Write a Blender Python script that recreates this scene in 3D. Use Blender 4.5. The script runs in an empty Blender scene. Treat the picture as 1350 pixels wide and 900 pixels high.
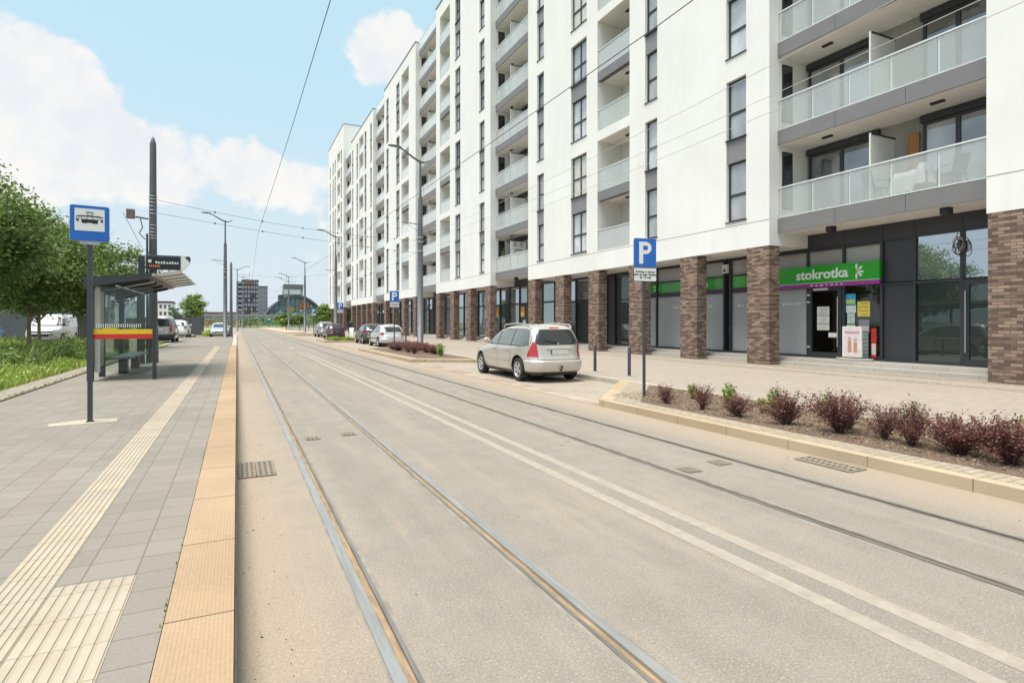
import bpy, bmesh, math, random
import numpy as np
from mathutils import Vector, Matrix
R = math.radians
S = bpy.context.scene
COL = S.collection
random.seed(7)
rng = np.random.default_rng(11)

# ------------------------------------------------------------------ materials
MATS = {}
def nodes_of(m):
    m.use_nodes = True
    nt = m.node_tree
    return nt, nt.nodes, nt.links, nt.nodes['Principled BSDF']
def pm(name, col, rough=.6, metal=0., var=.0, scale=4., bump=0., bscale=60., spec=.5, detail=5, alpha=1., col2=None, stretch=None, ior=1.5, coat=0., bdist=.01, tl=0.):
    """procedural principled material: colour wanders between two tones by noise, optional fine bump"""
    if name in MATS: return MATS[name]
    m = bpy.data.materials.new(name); nt, N, L, b = nodes_of(m)
    b.inputs['Roughness'].default_value = rough; b.inputs['Metallic'].default_value = metal
    b.inputs['Specular IOR Level'].default_value = spec; b.inputs['IOR'].default_value = ior
    b.inputs['Alpha'].default_value = alpha; b.inputs['Coat Weight'].default_value = coat
    b.inputs['Base Color'].default_value = (*col, 1)
    tc = N.new('ShaderNodeTexCoord'); mp = N.new('ShaderNodeMapping'); L.new(tc.outputs['Object'], mp.inputs[0])
    if stretch: mp.inputs['Scale'].default_value = stretch
    if var or col2:
        n = N.new('ShaderNodeTexNoise'); n.inputs['Scale'].default_value = scale; n.inputs['Detail'].default_value = detail
        n.inputs['Roughness'].default_value = .65
        L.new(mp.outputs[0], n.inputs['Vector'])
        cr = N.new('ShaderNodeValToRGB'); cr.color_ramp.elements[0].position = .32; cr.color_ramp.elements[1].position = .68
        c2 = col2 or tuple(min(1, c*(1+var)) for c in col); c1 = col if col2 else tuple(c*(1-var) for c in col)
        cr.color_ramp.elements[0].color = (*c1, 1); cr.color_ramp.elements[1].color = (*c2, 1)
        L.new(n.outputs['Fac'], cr.inputs[0]); L.new(cr.outputs[0], b.inputs['Base Color'])
    if bump:
        n2 = N.new('ShaderNodeTexNoise'); n2.inputs['Scale'].default_value = bscale; n2.inputs['Detail'].default_value = 4
        L.new(mp.outputs[0], n2.inputs['Vector'])
        bp = N.new('ShaderNodeBump'); bp.inputs['Strength'].default_value = bump; bp.inputs['Distance'].default_value = bdist
        L.new(n2.outputs['Fac'], bp.inputs['Height']); L.new(bp.outputs[0], b.inputs['Normal'])
    if tl:
        out = N['Material Output']; t = N.new('ShaderNodeBsdfTranslucent'); mx = N.new('ShaderNodeMixShader'); mx.inputs[0].default_value = tl
        src = b.inputs['Base Color'].links[0].from_socket if b.inputs['Base Color'].links else None
        if src: L.new(src, t.inputs[0])
        else: t.inputs[0].default_value = (*col, 1)
        L.new(b.outputs[0], mx.inputs[1]); L.new(t.outputs[0], mx.inputs[2]); L.new(mx.outputs[0], out.inputs[0])
    MATS[name] = m
    return m
def em(name, col, s):
    if name in MATS: return MATS[name]
    m = bpy.data.materials.new(name); nt, N, L, b = nodes_of(m)
    b.inputs['Base Color'].default_value = (*[c*.3 for c in col], 1)
    b.inputs['Emission Color'].default_value = (*col, 1); b.inputs['Emission Strength'].default_value = s
    MATS[name] = m; return m
def schlick(N, L, f0, f1, add=0.):
    lw = N.new('ShaderNodeLayerWeight'); lw.inputs[0].default_value = .5
    p = N.new('ShaderNodeMath'); p.operation = 'POWER'; p.inputs[1].default_value = 5; L.new(lw.outputs['Facing'], p.inputs[0])
    q = N.new('ShaderNodeMath'); q.operation = 'MULTIPLY_ADD'; q.inputs[1].default_value = f1-f0; q.inputs[2].default_value = f0+add; q.use_clamp = True
    L.new(p.outputs[0], q.inputs[0]); return q.outputs[0]
def glassy(name, tint, clear, rough=.03, body=(.6,.65,.65), bodyf=.0):
    """thin architectural glass: part transparent, part mirror by Fresnel, optional milky body"""
    if name in MATS: return MATS[name]
    m = bpy.data.materials.new(name); nt, N, L, b = nodes_of(m)
    out = N['Material Output']
    tr = N.new('ShaderNodeBsdfTransparent'); tr.inputs[0].default_value = (*tint, 1)
    b.inputs['Base Color'].default_value = (*body, 1); b.inputs['Roughness'].default_value = rough; b.inputs['Specular IOR Level'].default_value = .8
    mx = N.new('ShaderNodeMixShader')
    L.new(schlick(N, L, .04*clear, .9*clear, bodyf), mx.inputs[0])
    gl = N.new('ShaderNodeBsdfGlossy'); gl.inputs['Roughness'].default_value = rough
    if bodyf > 0: L.new(b.outputs[0], mx.inputs[2])
    else: L.new(gl.outputs[0], mx.inputs[2])
    L.new(tr.outputs[0], mx.inputs[1]); L.new(mx.outputs[0], out.inputs[0])
    MATS[name] = m; return m

def mth(N, L, op, a, b=None, c=None, clamp=False):
    n = N.new('ShaderNodeMath'); n.operation = op; n.use_clamp = clamp
    for i, v in enumerate((a, b, c)):
        if v is None: continue
        if isinstance(v, (int, float)): n.inputs[i].default_value = v
        else: L.new(v, n.inputs[i])
    return n.outputs[0]
def mixc(N, L, f, a, b, blend='MIX'):
    n = N.new('ShaderNodeMix'); n.data_type = 'RGBA'; n.blend_type = blend
    for i, v in ((0, f), (6, a), (7, b)):
        if isinstance(v, (int, float)): n.inputs[i].default_value = v
        elif isinstance(v, tuple): n.inputs[i].default_value = (*v, 1)
        else: L.new(v, n.inputs[i])
    return n.outputs[2]
def noise(N, L, vec, scale, detail=5, rough=.6):
    n = N.new('ShaderNodeTexNoise'); n.inputs['Scale'].default_value = scale; n.inputs['Detail'].default_value = detail; n.inputs['Roughness'].default_value = rough
    L.new(vec, n.inputs['Vector']); return n.outputs['Fac']
def ramp(N, L, f, lo, hi):
    n = N.new('ShaderNodeMapRange'); n.interpolation_type = 'SMOOTHSTEP'
    n.inputs[1].default_value = lo; n.inputs[2].default_value = hi; L.new(f, n.inputs[0]); return n.outputs[0]

def m_brick(name, c1, c2, mortar, bw, bh, ms=.012, sx=1., face='wall', offset=.5, bump=.4, spread=.35, dirt=.25, rough=.85, shift=0., dots=0.):
    """brick / paving pattern in metres; 'wall' maps (x+y, z), 'floor' maps (x, y)"""
    if name in MATS: return MATS[name]
    m = bpy.data.materials.new(name); nt, N, L, b = nodes_of(m)
    tc = N.new('ShaderNodeTexCoord'); sp = N.new('ShaderNodeSeparateXYZ'); L.new(tc.outputs['Object'], sp.inputs[0])
    cb = N.new('ShaderNodeCombineXYZ')
    if face == 'wall':
        L.new(mth(N, L, 'ADD', sp.outputs[0], sp.outputs[1]), cb.inputs[0]); L.new(sp.outputs[2], cb.inputs[1])
    elif face == 'floor': L.new(sp.outputs[0], cb.inputs[0]); L.new(sp.outputs[1], cb.inputs[1])
    else: L.new(sp.outputs[1], cb.inputs[0]); L.new(sp.outputs[0], cb.inputs[1])
    br = N.new('ShaderNodeTexBrick'); L.new(cb.outputs[0], br.inputs['Vector'])
    br.inputs['Scale'].default_value = 1; br.inputs['Brick Width'].default_value = bw; br.inputs['Row Height'].default_value = bh
    br.inputs['Mortar Size'].default_value = ms; br.inputs['Mortar Smooth'].default_value = .2; br.offset = offset
    br.inputs['Color1'].default_value = (0,0,0,1); br.inputs['Color2'].default_value = (1,1,1,1); br.inputs['Mortar'].default_value = (.5,.5,.5,1)
    br.inputs['Bias'].default_value = 0
    t = ramp(N, L, br.outputs['Color'], .5-spread+shift, .5+spread+shift)
    bc = mixc(N, L, t, c1, c2)
    nz = noise(N, L, tc.outputs['Object'], .7, 6); nf = noise(N, L, tc.outputs['Object'], 55, 4)
    d = ramp(N, L, nz, .3, .7)
    bc = mixc(N, L, mth(N, L, 'MULTIPLY', d, dirt), bc, tuple(c*.72 for c in c1))
    bc = mixc(N, L, mth(N, L, 'MULTIPLY', ramp(N, L, nf, .35, .7), .22), bc, tuple(min(1, c*1.35) for c in c2))
    bc = mixc(N, L, br.outputs['Fac'], bc, mortar)
    L.new(bc, b.inputs['Base Color']); b.inputs['Roughness'].default_value = rough; b.inputs['Specular IOR Level'].default_value = .3
    if bump:
        h = mth(N, L, 'SUBTRACT', mth(N, L, 'MULTIPLY', nf, .35), br.outputs['Fac'])
        if dots:   # diagonal studs of an anti-slip edge slab
            k = dots; dd = mth(N, L, 'MULTIPLY', mth(N, L, 'SINE', mth(N, L, 'MULTIPLY', mth(N, L, 'ADD', sp.outputs[0], sp.outputs[1]), k)), mth(N, L, 'SINE', mth(N, L, 'MULTIPLY', mth(N, L, 'SUBTRACT', sp.outputs[0], sp.outputs[1]), k)))
            dd = ramp(N, L, dd, -.1, .5); h = mth(N, L, 'ADD', h, mth(N, L, 'MULTIPLY', dd, .8))
            bc2 = mixc(N, L, mth(N, L, 'MULTIPLY', dd, .2), bc, tuple(c*.62 for c in c1)); L.new(bc2, b.inputs['Base Color'])
        bp = N.new('ShaderNodeBump'); bp.inputs['Strength'].default_value = bump; bp.inputs['Distance'].default_value = .008
        L.new(h, bp.inputs['Height']); L.new(bp.outputs[0], b.inputs['Normal'])
    MATS[name] = m; return m

# ------------------------------------------------------------------ mesh building
ORG = {}
class MB:
    def __init__(s): s.v = []; s.f = []; s.m = []; s.sm = []
    def add(s, vs, fs, mi=0, smooth=False):
        o = len(s.v); s.v += [tuple(p) for p in vs]
        for f in fs: s.f.append([i+o for i in f]); s.m.append(mi); s.sm.append(smooth)
        return s
    def quad(s, a, b, c, d, mi=0): return s.add([a,b,c,d], [(0,1,2,3)], mi)
    def box(s, x0, x1, y0, y1, z0, z1, mi=0):
        return s.add([(x0,y0,z0),(x1,y0,z0),(x1,y1,z0),(x0,y1,z0),(x0,y0,z1),(x1,y0,z1),(x1,y1,z1),(x0,y1,z1)],
                     [(3,2,1,0),(4,5,6,7),(0,1,5,4),(1,2,6,5),(2,3,7,6),(3,0,4,7)], mi)
    def bar(s, a, b, w, h, mi=0):
        """box beam from a to b"""
        a = Vector(a); b = Vector(b); d = (b-a).normalized()
        up = Vector((0,0,1)) if abs(d.z) < .95 else Vector((0,1,0))
        sx = d.cross(up).normalized()*w/2; sz = sx.cross(d).normalized()*h/2
        vs = [p+i*sx+j*sz for p in (a,b) for i,j in ((-1,-1),(1,-1),(1,1),(-1,1))]
        return s.add(vs, [(0,1,2,3),(7,6,5,4),(0,4,5,1),(1,5,6,2),(2,6,7,3),(3,7,4,0)], mi)
    def cyl(s, a, b, r0, r1=None, n=12, mi=0, cap=True, smooth=True):
        return s.tube([a,b], [r0, r0 if r1 is None else r1], n, mi, cap, smooth)
    def tube(s, pts, rad, n=8, mi=0, cap=True, smooth=True):
        P = [Vector(p) for p in pts]
        if isinstance(rad, (int,float)): rad = [rad]*len(P)
        vs = []; prev = None
        for i, p in enumerate(P):
            d = (P[min(i+1,len(P)-1)]-P[max(i-1,0)]).normalized()
            if prev is None:
                u = d.cross(Vector((0,0,1)) if abs(d.z) < .9 else Vector((1,0,0))).normalized()
            else:
                u = (prev - d*prev.dot(d)).normalized()
            prev = u; w = d.cross(u)
            for k in range(n):
                a = 2*math.pi*k/n; vs.append(p+(u*math.cos(a)+w*math.sin(a))*rad[i])
        fs = [(i*n+k, i*n+(k+1)%n, (i+1)*n+(k+1)%n, (i+1)*n+k) for i in range(len(P)-1) for k in range(n)]
        s.add(vs, fs, mi, smooth)
        if cap:
            s.add(vs[:n], [tuple(range(n))[::-1]], mi); s.add(vs[-n:], [tuple(range(n))], mi)
        return s
    def lathe(s, prof, c, axis='z', n=24, mi=0, smooth=True):
        """prof: list of (r, h)"""
        vs = []
        for r, h in prof:
            for k in range(n):
                a = 2*math.pi*k/n; x, y = r*math.cos(a), r*math.sin(a)
                p = {'z': (x,y,h), 'y': (x,h,y), 'x': (h,x,y)}[axis]
                vs.append((c[0]+p[0], c[1]+p[1], c[2]+p[2]))
        fs = [(i*n+k, i*n+(k+1)%n, (i+1)*n+(k+1)%n, (i+1)*n+k) for i in range(len(prof)-1) for k in range(n)]
        return s.add(vs, fs, mi, smooth)
    def poly(s, pts, t, mi=0):
        """extruded polygon: pts ring, t thickness vector"""
        n = len(pts); a = [Vector(p) for p in pts]; t = Vector(t)
        vs = a+[p+t for p in a]
        return s.add(vs, [tuple(range(n))[::-1], tuple(range(n,2*n))]+[(i,(i+1)%n,n+(i+1)%n,n+i) for i in range(n)], mi)
    def ball(s, c, r, mi=0, n=10, sc=(1,1,1)):
        prof = [(math.sin(math.pi*i/8)*1., -math.cos(math.pi*i/8)) for i in range(9)]
        vs = []
        for rr, h in prof:
            for k in range(n):
                a = 2*math.pi*k/n; vs.append((c[0]+r*sc[0]*rr*math.cos(a), c[1]+r*sc[1]*rr*math.sin(a), c[2]+r*sc[2]*h))
        return s.add(vs, [(i*n+k, i*n+(k+1)%n, (i+1)*n+(k+1)%n, (i+1)*n+k) for i in range(8) for k in range(n)], mi, True)
    def mesh(s, name, mats, org=(0,0,0)):
        me = bpy.data.meshes.new(name)
        ox, oy, oz = org
        me.from_pydata([(x-ox, y-oy, z-oz) for x,y,z in s.v], [], s.f)
        for m in (mats if isinstance(mats, (list,tuple)) else [mats]): me.materials.append(m)
        me.polygons.foreach_set('material_index', s.m); me.polygons.foreach_set('use_smooth', s.sm)
        me.update(); return me
    def build(s, name, mats, parent=None, bevel=0., loc=None):
        org = ORG.get(parent.name, (0,0,0)) if parent else (0,0,0)
        if loc: org = loc
        me = s.mesh(name, mats, org)
        o = link(name, me, parent)
        if loc: o.location = loc; ORG[o.name] = tuple(loc)
        else: ORG[o.name] = org
        if bevel:
            bv = o.modifiers.new('b', 'BEVEL'); bv.width = bevel; bv.segments = 2; bv.limit_method = 'ANGLE'
        return o
def link(name, data, parent=None):
    o = bpy.data.objects.new(name, data); COL.objects.link(o)
    if parent: o.parent = parent
    return o
def tag(o, label, cat, group=None, kind=None):
    if kind: o['kind'] = kind
    if label: o['label'] = label
    if cat: o['category'] = cat
    if group: o['group'] = group
    return o
def T(name, label, cat, loc=(0,0,0), group=None, rz=0):
    o = link(name, None); o.location = loc; ORG[o.name] = tuple(loc); o.empty_display_size = .2
    o.rotation_euler = (0,0,rz)
    return tag(o, label, cat, group)
def struct(name, mb, mat): return tag(mb.build(name, mat), None, None, kind='structure')
def copy_tree(o, parent=None):
    c = o.copy(); COL.objects.link(c)
    if parent: c.parent = parent
    for ch in list(o.children): copy_tree(ch, c)
    return c
def place(o, loc, rz=0, label=None, group=None):
    o.location = loc; o.rotation_euler = (0,0,rz)
    if label: o['label'] = label
    if group: o['group'] = group
    return o
FONT_CACHE = {}
def text_mesh(body, size, bold=0., ext=.004, width=None):
    cu = bpy.data.curves.new('t', 'FONT'); cu.body = body; cu.size = size; cu.offset = bold; cu.extrude = ext
    cu.align_x = 'CENTER'; cu.align_y = 'CENTER'; cu.space_line = .9; cu.resolution_u = 3
    o = bpy.data.objects.new('t', cu); COL.objects.link(o)
    bpy.context.view_layer.update()
    me = bpy.data.meshes.new_from_object(o.evaluated_get(bpy.context.evaluated_depsgraph_get()))
    bpy.data.objects.remove(o); bpy.data.curves.remove(cu)
    if width:
        xs = [v.co.x for v in me.vertices]; w = max(xs)-min(xs); c = (max(xs)+min(xs))/2
        for v in me.vertices: v.co.x = (v.co.x-c)*width/w
    return me
def text(name, body, size, mat, loc, facing, parent=None, bold=0., ext=.004, width=None, rz=0):
    """facing: 'street' looks towards -x, 'back' looks towards -y (towards the camera); baked into the vertices"""
    me = text_mesh(body, size, bold, ext, width)
    rot = {'street': Matrix.Rotation(R(-90),4,'Z') @ Matrix.Rotation(R(90),4,'X'), 'back': Matrix.Rotation(R(90),4,'X')}[facing]
    rot = Matrix.Rotation(rz,4,'Z') @ rot
    org = ORG.get(parent.name, (0,0,0)) if parent else (0,0,0)
    me.transform(Matrix.Translation(Vector(loc)-Vector(org)) @ rot)
    me.materials.clear(); me.materials.append(mat)
    return link(name, me, parent)

# ------------------------------------------------------------------ common materials
DG = pm('anthracite_metal', (.052,.055,.062), .45, .3, var=.12, scale=3)
STEELPOST = pm('painted_grey_steel', (.15,.16,.175), .5, .35, var=.15, scale=2, bump=.05, bscale=40)
ALU = pm('light_aluminium', (.72,.72,.72), .4, .3, var=.04, scale=6)
WHITEP = pm('white_paint', (.8,.8,.79), .5, var=.03)
BLACK = pm('black_plastic', (.018,.018,.02), .5, var=.2, scale=8)
WINPANE = pm('window_glass', (.33,.33,.35), .04, var=.55, scale=.55, spec=.9, ior=1.9, detail=2)
WINDARK = pm('dark_window_glass', (.022,.026,.03), .03, var=.3, scale=1, spec=.8, ior=1.7)
# ------------------------------------------------------------------ camera, light, sky
CAMH = 1.58; PSI = math.atan(363/760); SN, CS = math.sin(PSI), math.cos(PSI)
cam = bpy.data.cameras.new('Camera'); co = link('Camera', cam)
cam.sensor_width = 36; cam.lens = 760/1350*36; cam.shift_y = -25/1350; cam.clip_end = 4000; cam.clip_start = .05
co.location = (0,0,CAMH); co.rotation_euler = (R(90),0,-PSI); S.camera = co
def dirpx(x, y):
    a = (x-675)/760; b = (425-y)/760
    return Vector((SN+a*CS, CS-a*SN, b)).normalized()

SUN_EL, SUN_AZ = R(71), R(-100)      # azimuth measured from +y towards +x: the sun stands to the left and a little behind
sd = Vector((math.sin(SUN_AZ)*math.cos(SUN_EL), math.cos(SUN_AZ)*math.cos(SUN_EL), math.sin(SUN_EL)))
sl = bpy.data.lights.new('sun', 'SUN'); so = link('sun', sl)
sl.energy = 3.6; sl.angle = R(38); sl.color = (1,.93,.83)
so.rotation_euler = sd.to_track_quat('Z','Y').to_euler(); so.location = (-20,-20,60)

W = bpy.data.worlds.new('World'); S.world = W; W.use_nodes = True
nt = W.node_tree; N, L = nt.nodes, nt.links; bg = N['Background']
sky = N.new('ShaderNodeTexSky'); sky.sky_type = 'NISHITA'; sky.sun_disc = False
sky.sun_elevation = SUN_EL; sky.sun_rotation = SUN_AZ; sky.air_density = 1.0; sky.dust_density = 1.2; sky.ozone_density = 1.6
tc = N.new('ShaderNodeTexCoord'); vec = tc.outputs['Generated']
sp = N.new('ShaderNodeSeparateXYZ'); L.new(vec, sp.inputs[0])
# cloud layer: project the direction on a plane overhead so clouds shrink towards the horizon
zc = mth(N, L, 'ADD', mth(N, L, 'MAXIMUM', sp.outputs[2], 0.), .16)
pc = N.new('ShaderNodeCombineXYZ')
L.new(mth(N, L, 'DIVIDE', sp.outputs[0], zc), pc.inputs[0]); L.new(mth(N, L, 'DIVIDE', sp.outputs[1], zc), pc.inputs[1])
base = noise(N, L, pc.outputs[0], 1.15, 7, .56)
fine = noise(N, L, vec, 13, 8, .6); mid = noise(N, L, vec, 5, 4, .5)
dens = mth(N, L, 'ADD', mth(N, L, 'MULTIPLY_ADD', base, .4, -.2), mth(N, L, 'ADD', mth(N, L, 'MULTIPLY_ADD', fine, .75, -.375), mth(N, L, 'MULTIPLY_ADD', mid, .6, .18)))
def blob(px, py, deg, amp):
    global dens
    d = N.new('ShaderNodeVectorMath'); d.operation = 'DOT_PRODUCT'; L.new(vec, d.inputs[0]); d.inputs[1].default_value = dirpx(px, py)
    f = ramp(N, L, d.outputs['Value'], math.cos(R(deg)), math.cos(R(deg*.25)))
    dens = mth(N, L, 'ADD', dens, mth(N, L, 'MULTIPLY', f, amp))
for b_ in ((0,70,5,.16),(30,120,7,.19),(85,125,6,.17),(125,110,4,.13),(60,160,5.5,.08),(10,150,5,.12),(160,214,4.6,.25),(212,215,4.8,.26),(262,222,4.8,.25),(312,208,4,.2),(355,212,4.6,.2),(398,228,4.4,.16),
           (65,215,5,.22),(10,215,5,.22),(110,212,3.5,.16),(475,72,4,.2),(512,66,4,.2),(548,88,3.5,.17),(500,100,3.6,.1),(165,152,3,.09),(80,58,2.6,.06),(430,262,4,.08),(340,245,4,.08),
           (300,70,20,-.14),(420,110,9,-.08),(230,140,8,-.1),(70,183,3.5,-.05),(140,195,2,-.06),(290,300,12,-.06)): blob(*b_)
cl = mth(N, L, 'MULTIPLY', ramp(N, L, dens, .53, .67), .95)
hz = ramp(N, L, sp.outputs[2], .0, .42)
haze = mth(N, L, 'MULTIPLY_ADD', hz, -.80, .84)
SKYGAIN = 1.0
skyc = mixc(N, L, .8, sky.outputs[0], (4.7,6.9,7.8))
skyc = mixc(N, L, haze, skyc, (5.6,6.05,6.45))
shade = mixc(N, L, ramp(N, L, fine, .3, .7), (6.3,6.5,6.8), (7.4,7.25,7.0))
col = mixc(N, L, cl, skyc, shade)
L.new(col, bg.inputs[0]); bg.inputs[1].default_value = .085
S.view_settings.view_transform = 'Standard'; S.view_settings.look = 'None'; S.view_settings.exposure = .65; S.view_settings.gamma = 1
S.view_settings.use_curve_mapping = False
S.cycles.max_bounces = 8; S.cycles.diffuse_bounces = 4; S.cycles.glossy_bounces = 4; S.cycles.transparent_max_bounces = 16
S.cycles.use_denoising = True; S.cycles.sample_clamp_indirect = 6

# ------------------------------------------------------------------ ground, road, platform
FAR = 186.
def m_ground():
    m = bpy.data.materials.new('far_ground'); nt, N, L, b = nodes_of(m); tc = N.new('ShaderNodeTexCoord')
    a = noise(N, L, tc.outputs['Object'], .03, 6); c = noise(N, L, tc.outputs['Object'], 1.2, 5)
    col = mixc(N, L, ramp(N, L, a, .4, .6), (.10,.13,.05), (.20,.19,.12)); col = mixc(N, L, mth(N, L, 'MULTIPLY', c, .4), col, (.14,.17,.06))
    L.new(col, b.inputs['Base Color']); b.inputs['Roughness'].default_value = .95; return m
def m_asphalt():
    m = bpy.data.materials.new('dusty_asphalt'); nt, N, L, b = nodes_of(m); tc = N.new('ShaderNodeTexCoord'); v = tc.outputs['Object']
    sp = N.new('ShaderNodeSeparateXYZ'); L.new(v, sp.inputs[0]); x = sp.outputs[0]
    mp = N.new('ShaderNodeMapping'); L.new(v, mp.inputs[0]); mp.inputs['Scale'].default_value = (1.6,.16,1)
    big = noise(N, L, mp.outputs[0], .9, 6); med = noise(N, L, v, 2.2, 7, .7); fi = noise(N, L, v, 62, 4, .75); fi2 = noise(N, L, v, 120, 3, .7)
    col = mixc(N, L, ramp(N, L, big, .3, .7), (.245,.216,.187), (.298,.264,.23))
    col = mixc(N, L, mth(N, L, 'MULTIPLY', ramp(N, L, med, .38, .66), .45), col, (.205,.187,.165))
    # sand washed against both kerbs and between the rails and the platform
    ed = mth(N, L, 'ADD', x, mth(N, L, 'MULTIPLY_ADD', med, .9, -.45))
    left = mth(N, L, 'SUBTRACT', 1., ramp(N, L, ed, .1, 1.05)); right = ramp(N, L, ed, 5.0, 6.1)
    sand = mth(N, L, 'MAXIMUM', left, right)
    col = mixc(N, L, mth(N, L, 'MULTIPLY', sand, .78), col, (.385,.30,.222))
    tyre = ramp(N, L, noise(N, L, mp.outputs[0], 2.3, 4), .5, .72)
    col = mixc(N, L, mth(N, L, 'MULTIPLY', tyre, .6), col, (.345,.283,.225))
    spk = ramp(N, L, fi, .5, .68); col = mixc(N, L, mth(N, L, 'MULTIPLY', spk, .5), col, (.52,.46,.39))
    dk = ramp(N, L, fi2, .5, .66); col = mixc(N, L, mth(N, L, 'MULTIPLY', dk, .62), col, (.10,.08,.065))
    # fine cracks and dark crumbs
    vo = N.new('ShaderNodeTexVoronoi'); vo.feature = 'DISTANCE_TO_EDGE'; vo.inputs['Scale'].default_value = .55
    wv = N.new('ShaderNodeVectorMath'); wv.operation = 'ADD'; L.new(v, wv.inputs[0])
    ns = N.new('ShaderNodeTexNoise'); ns.inputs['Scale'].default_value = 1.7; ns.inputs['Detail'].default_value = 6; L.new(v, ns.inputs['Vector']); L.new(ns.outputs['Color'], wv.inputs[1])
    L.new(wv.outputs[0], vo.inputs['Vector'])
    ck = mth(N, L, 'MULTIPLY', mth(N, L, 'SUBTRACT', 1., ramp(N, L, vo.outputs['Distance'], .0, .006)), ramp(N, L, noise(N, L, v, .35, 2), .55, .62))
    col = mixc(N, L, mth(N, L, 'MULTIPLY', ck, .5), col, (.12,.1,.08))
    L.new(col, b.inputs['Base Color']); b.inputs['Roughness'].default_value = .85; b.inputs['Specular IOR Level'].default_value = .25
    bp = N.new('ShaderNodeBump'); bp.inputs['Strength'].default_value = .5; bp.inputs['Distance'].default_value = .006
    L.new(mth(N, L, 'ADD', fi, mth(N, L, 'MULTIPLY', fi2, .5)), bp.inputs['Height']); L.new(bp.outputs[0], b.inputs['Normal'])
    return m
ASPH = m_asphalt()
struct('ground', MB().quad((-1500,-300,-.06),(1500,-300,-.06),(1500,2500,-.06),(-1500,2500,-.06)), m_ground())
RAILS = (.69, 1.69, 4.16, 5.14)      # rail centre lines
HW = .085
mb = MB(); xs = [0.0]
for r_ in RAILS: xs += [r_-HW, r_+HW]
xs += [6.2]
for i in range(0, len(xs), 2): mb.box(xs[i], xs[i+1], -8, FAR, -.05, 0)
mb.box(-40, 0, 76, FAR, -.05, -.004)
struct('road', mb, ASPH)
PAINT = pm('worn_white_road_paint', (.30,.255,.212), .85, var=.0, col2=(.385,.335,.285), scale=9, bump=.5, bscale=70, detail=8)
mb = MB()
for c in (2.99, 3.27): mb.box(c-.06,c+.06,-8,33,-.01,.003)
for k in range(12):
    y = 37+k*9.; mb.box(3.07,3.19,y,y+3.5,-.01,.003)
tag(mb.build('lane_marking', PAINT), None, None, kind='structure')

STEEL = pm('worn_rail_steel', (.36,.355,.345), .42, .5, var=.18, scale=3, stretch=(8,.6,1), bump=.05, bscale=90)
RUSTG = pm('sandy_rail_groove', (.30,.215,.135), .9, var=.3, scale=9, stretch=(4,.5,1))
DUSTY = pm('dusty_rail_steel', (.20,.185,.17), .5, .35, var=.3, scale=3, stretch=(8,.6,1)); DARKGR = pm('dark_rail_groove', (.07,.058,.048), .9, var=.3, scale=9)
BITUM = pm('rail_edge_bitumen', (.255,.22,.185), .85, var=.22, scale=6, bump=.3, bscale=120)
for i, r_ in enumerate(RAILS):
    q = MB(); s_ = -1 if i % 2 == 0 else 1   # running head lies on the outer side of each track
    X = lambda a: r_ + a*(-s_)
    def strip(a, b, z, mi):
        x0, x1 = sorted((X(a), X(b))); q.box(x0, x1, -8, FAR-8, -.05, z, mi)
    A, B, C_ = (-.070, .034, .056) if i < 2 else (-.047, .030, .043)
    strip(-.085, A-.0005, .000, 2); strip(A, -.012, .006, 0); strip(-.0115, B, -.014, 1); strip(B+.0005, C_, .004, 3 if i < 2 else 2); strip(C_+.0005, .085, .000, 2)
    o = q.build('tram_rail', [STEEL, RUSTG, BITUM, DUSTY] if i < 2 else [DUSTY, DARKGR, BITUM])
    tag(o, ['grooved tram rail nearest the platform kerb', 'grooved tram rail second from the platform, left of the white double line',
            'grooved tram rail just right of the white double line', 'grooved tram rail nearest the shrub bed'][i], 'rail', 'tram rails in the road')

PAVE = m_brick('platform_slabs', (.232,.206,.178), (.266,.238,.208), (.16,.138,.112), .25, .25, .0045, face='floor', offset=0, spread=.5, dirt=.42, bump=.25)
KERBO = m_brick('ochre_kerb_slab', (.385,.268,.168), (.43,.305,.20), (.12,.09,.06), .34, 1.02, .006, face='floor', offset=0, spread=.5, dirt=.55, bump=.4, dots=180.)
def tactile_mat():
    m = bpy.data.materials.new('cream_tactile_paving'); nt, N, L, b = nodes_of(m); tc = N.new('ShaderNodeTexCoord'); v = tc.outputs['Object']
    sp = N.new('ShaderNodeSeparateXYZ'); L.new(v, sp.inputs[0])
    f = mth(N, L, 'FRACT', mth(N, L, 'MULTIPLY', sp.outputs[1], 1/.3)); e = mth(N, L, 'ABSOLUTE', mth(N, L, 'SUBTRACT', f, .5))
    jn = ramp(N, L, e, .482, .492)
    nz = noise(N, L, v, 3, 6); nf = noise(N, L, v, 70, 4)
    id_ = N.new('ShaderNodeTexWhiteNoise'); id_.noise_dimensions = '1D'; L.new(mth(N, L, 'FLOOR', mth(N, L, 'MULTIPLY', sp.outputs[1], 1/.3)), id_.inputs['W'])
    col = mixc(N, L, ramp(N, L, nz, .3, .7), (.35,.30,.24), (.425,.37,.305))
    col = mixc(N, L, mth(N, L, 'MULTIPLY', id_.outputs[0], .35), col, (.46,.38,.25))
    col = mixc(N, L, mth(N, L, 'MULTIPLY', ramp(N, L, nf, .4, .7), .3), col, (.42,.34,.22))
    # dirt sits low, between the ribs
    low = mth(N, L, 'SUBTRACT', 1., ramp(N, L, sp.outputs[2], .2012, .207)); col = mixc(N, L, mth(N, L, 'MULTIPLY', low, .55), col, (.31,.255,.19))
    col = mixc(N, L, mth(N, L, 'MULTIPLY', jn, .7), col, (.22,.17,.11))
    L.new(col, b.inputs['Base Color']); b.inputs['Roughness'].default_value = .8; return m
TACT = tactile_mat()
PZ = .2; PEND = 39.
struct('platform', MB().box(-3.7,-.305,-8,62,-.05,PZ), PAVE)
struct('platform_kerb', MB().box(-.30,-.012,-8,PEND,-.05,PZ+.006), KERBO)
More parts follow.
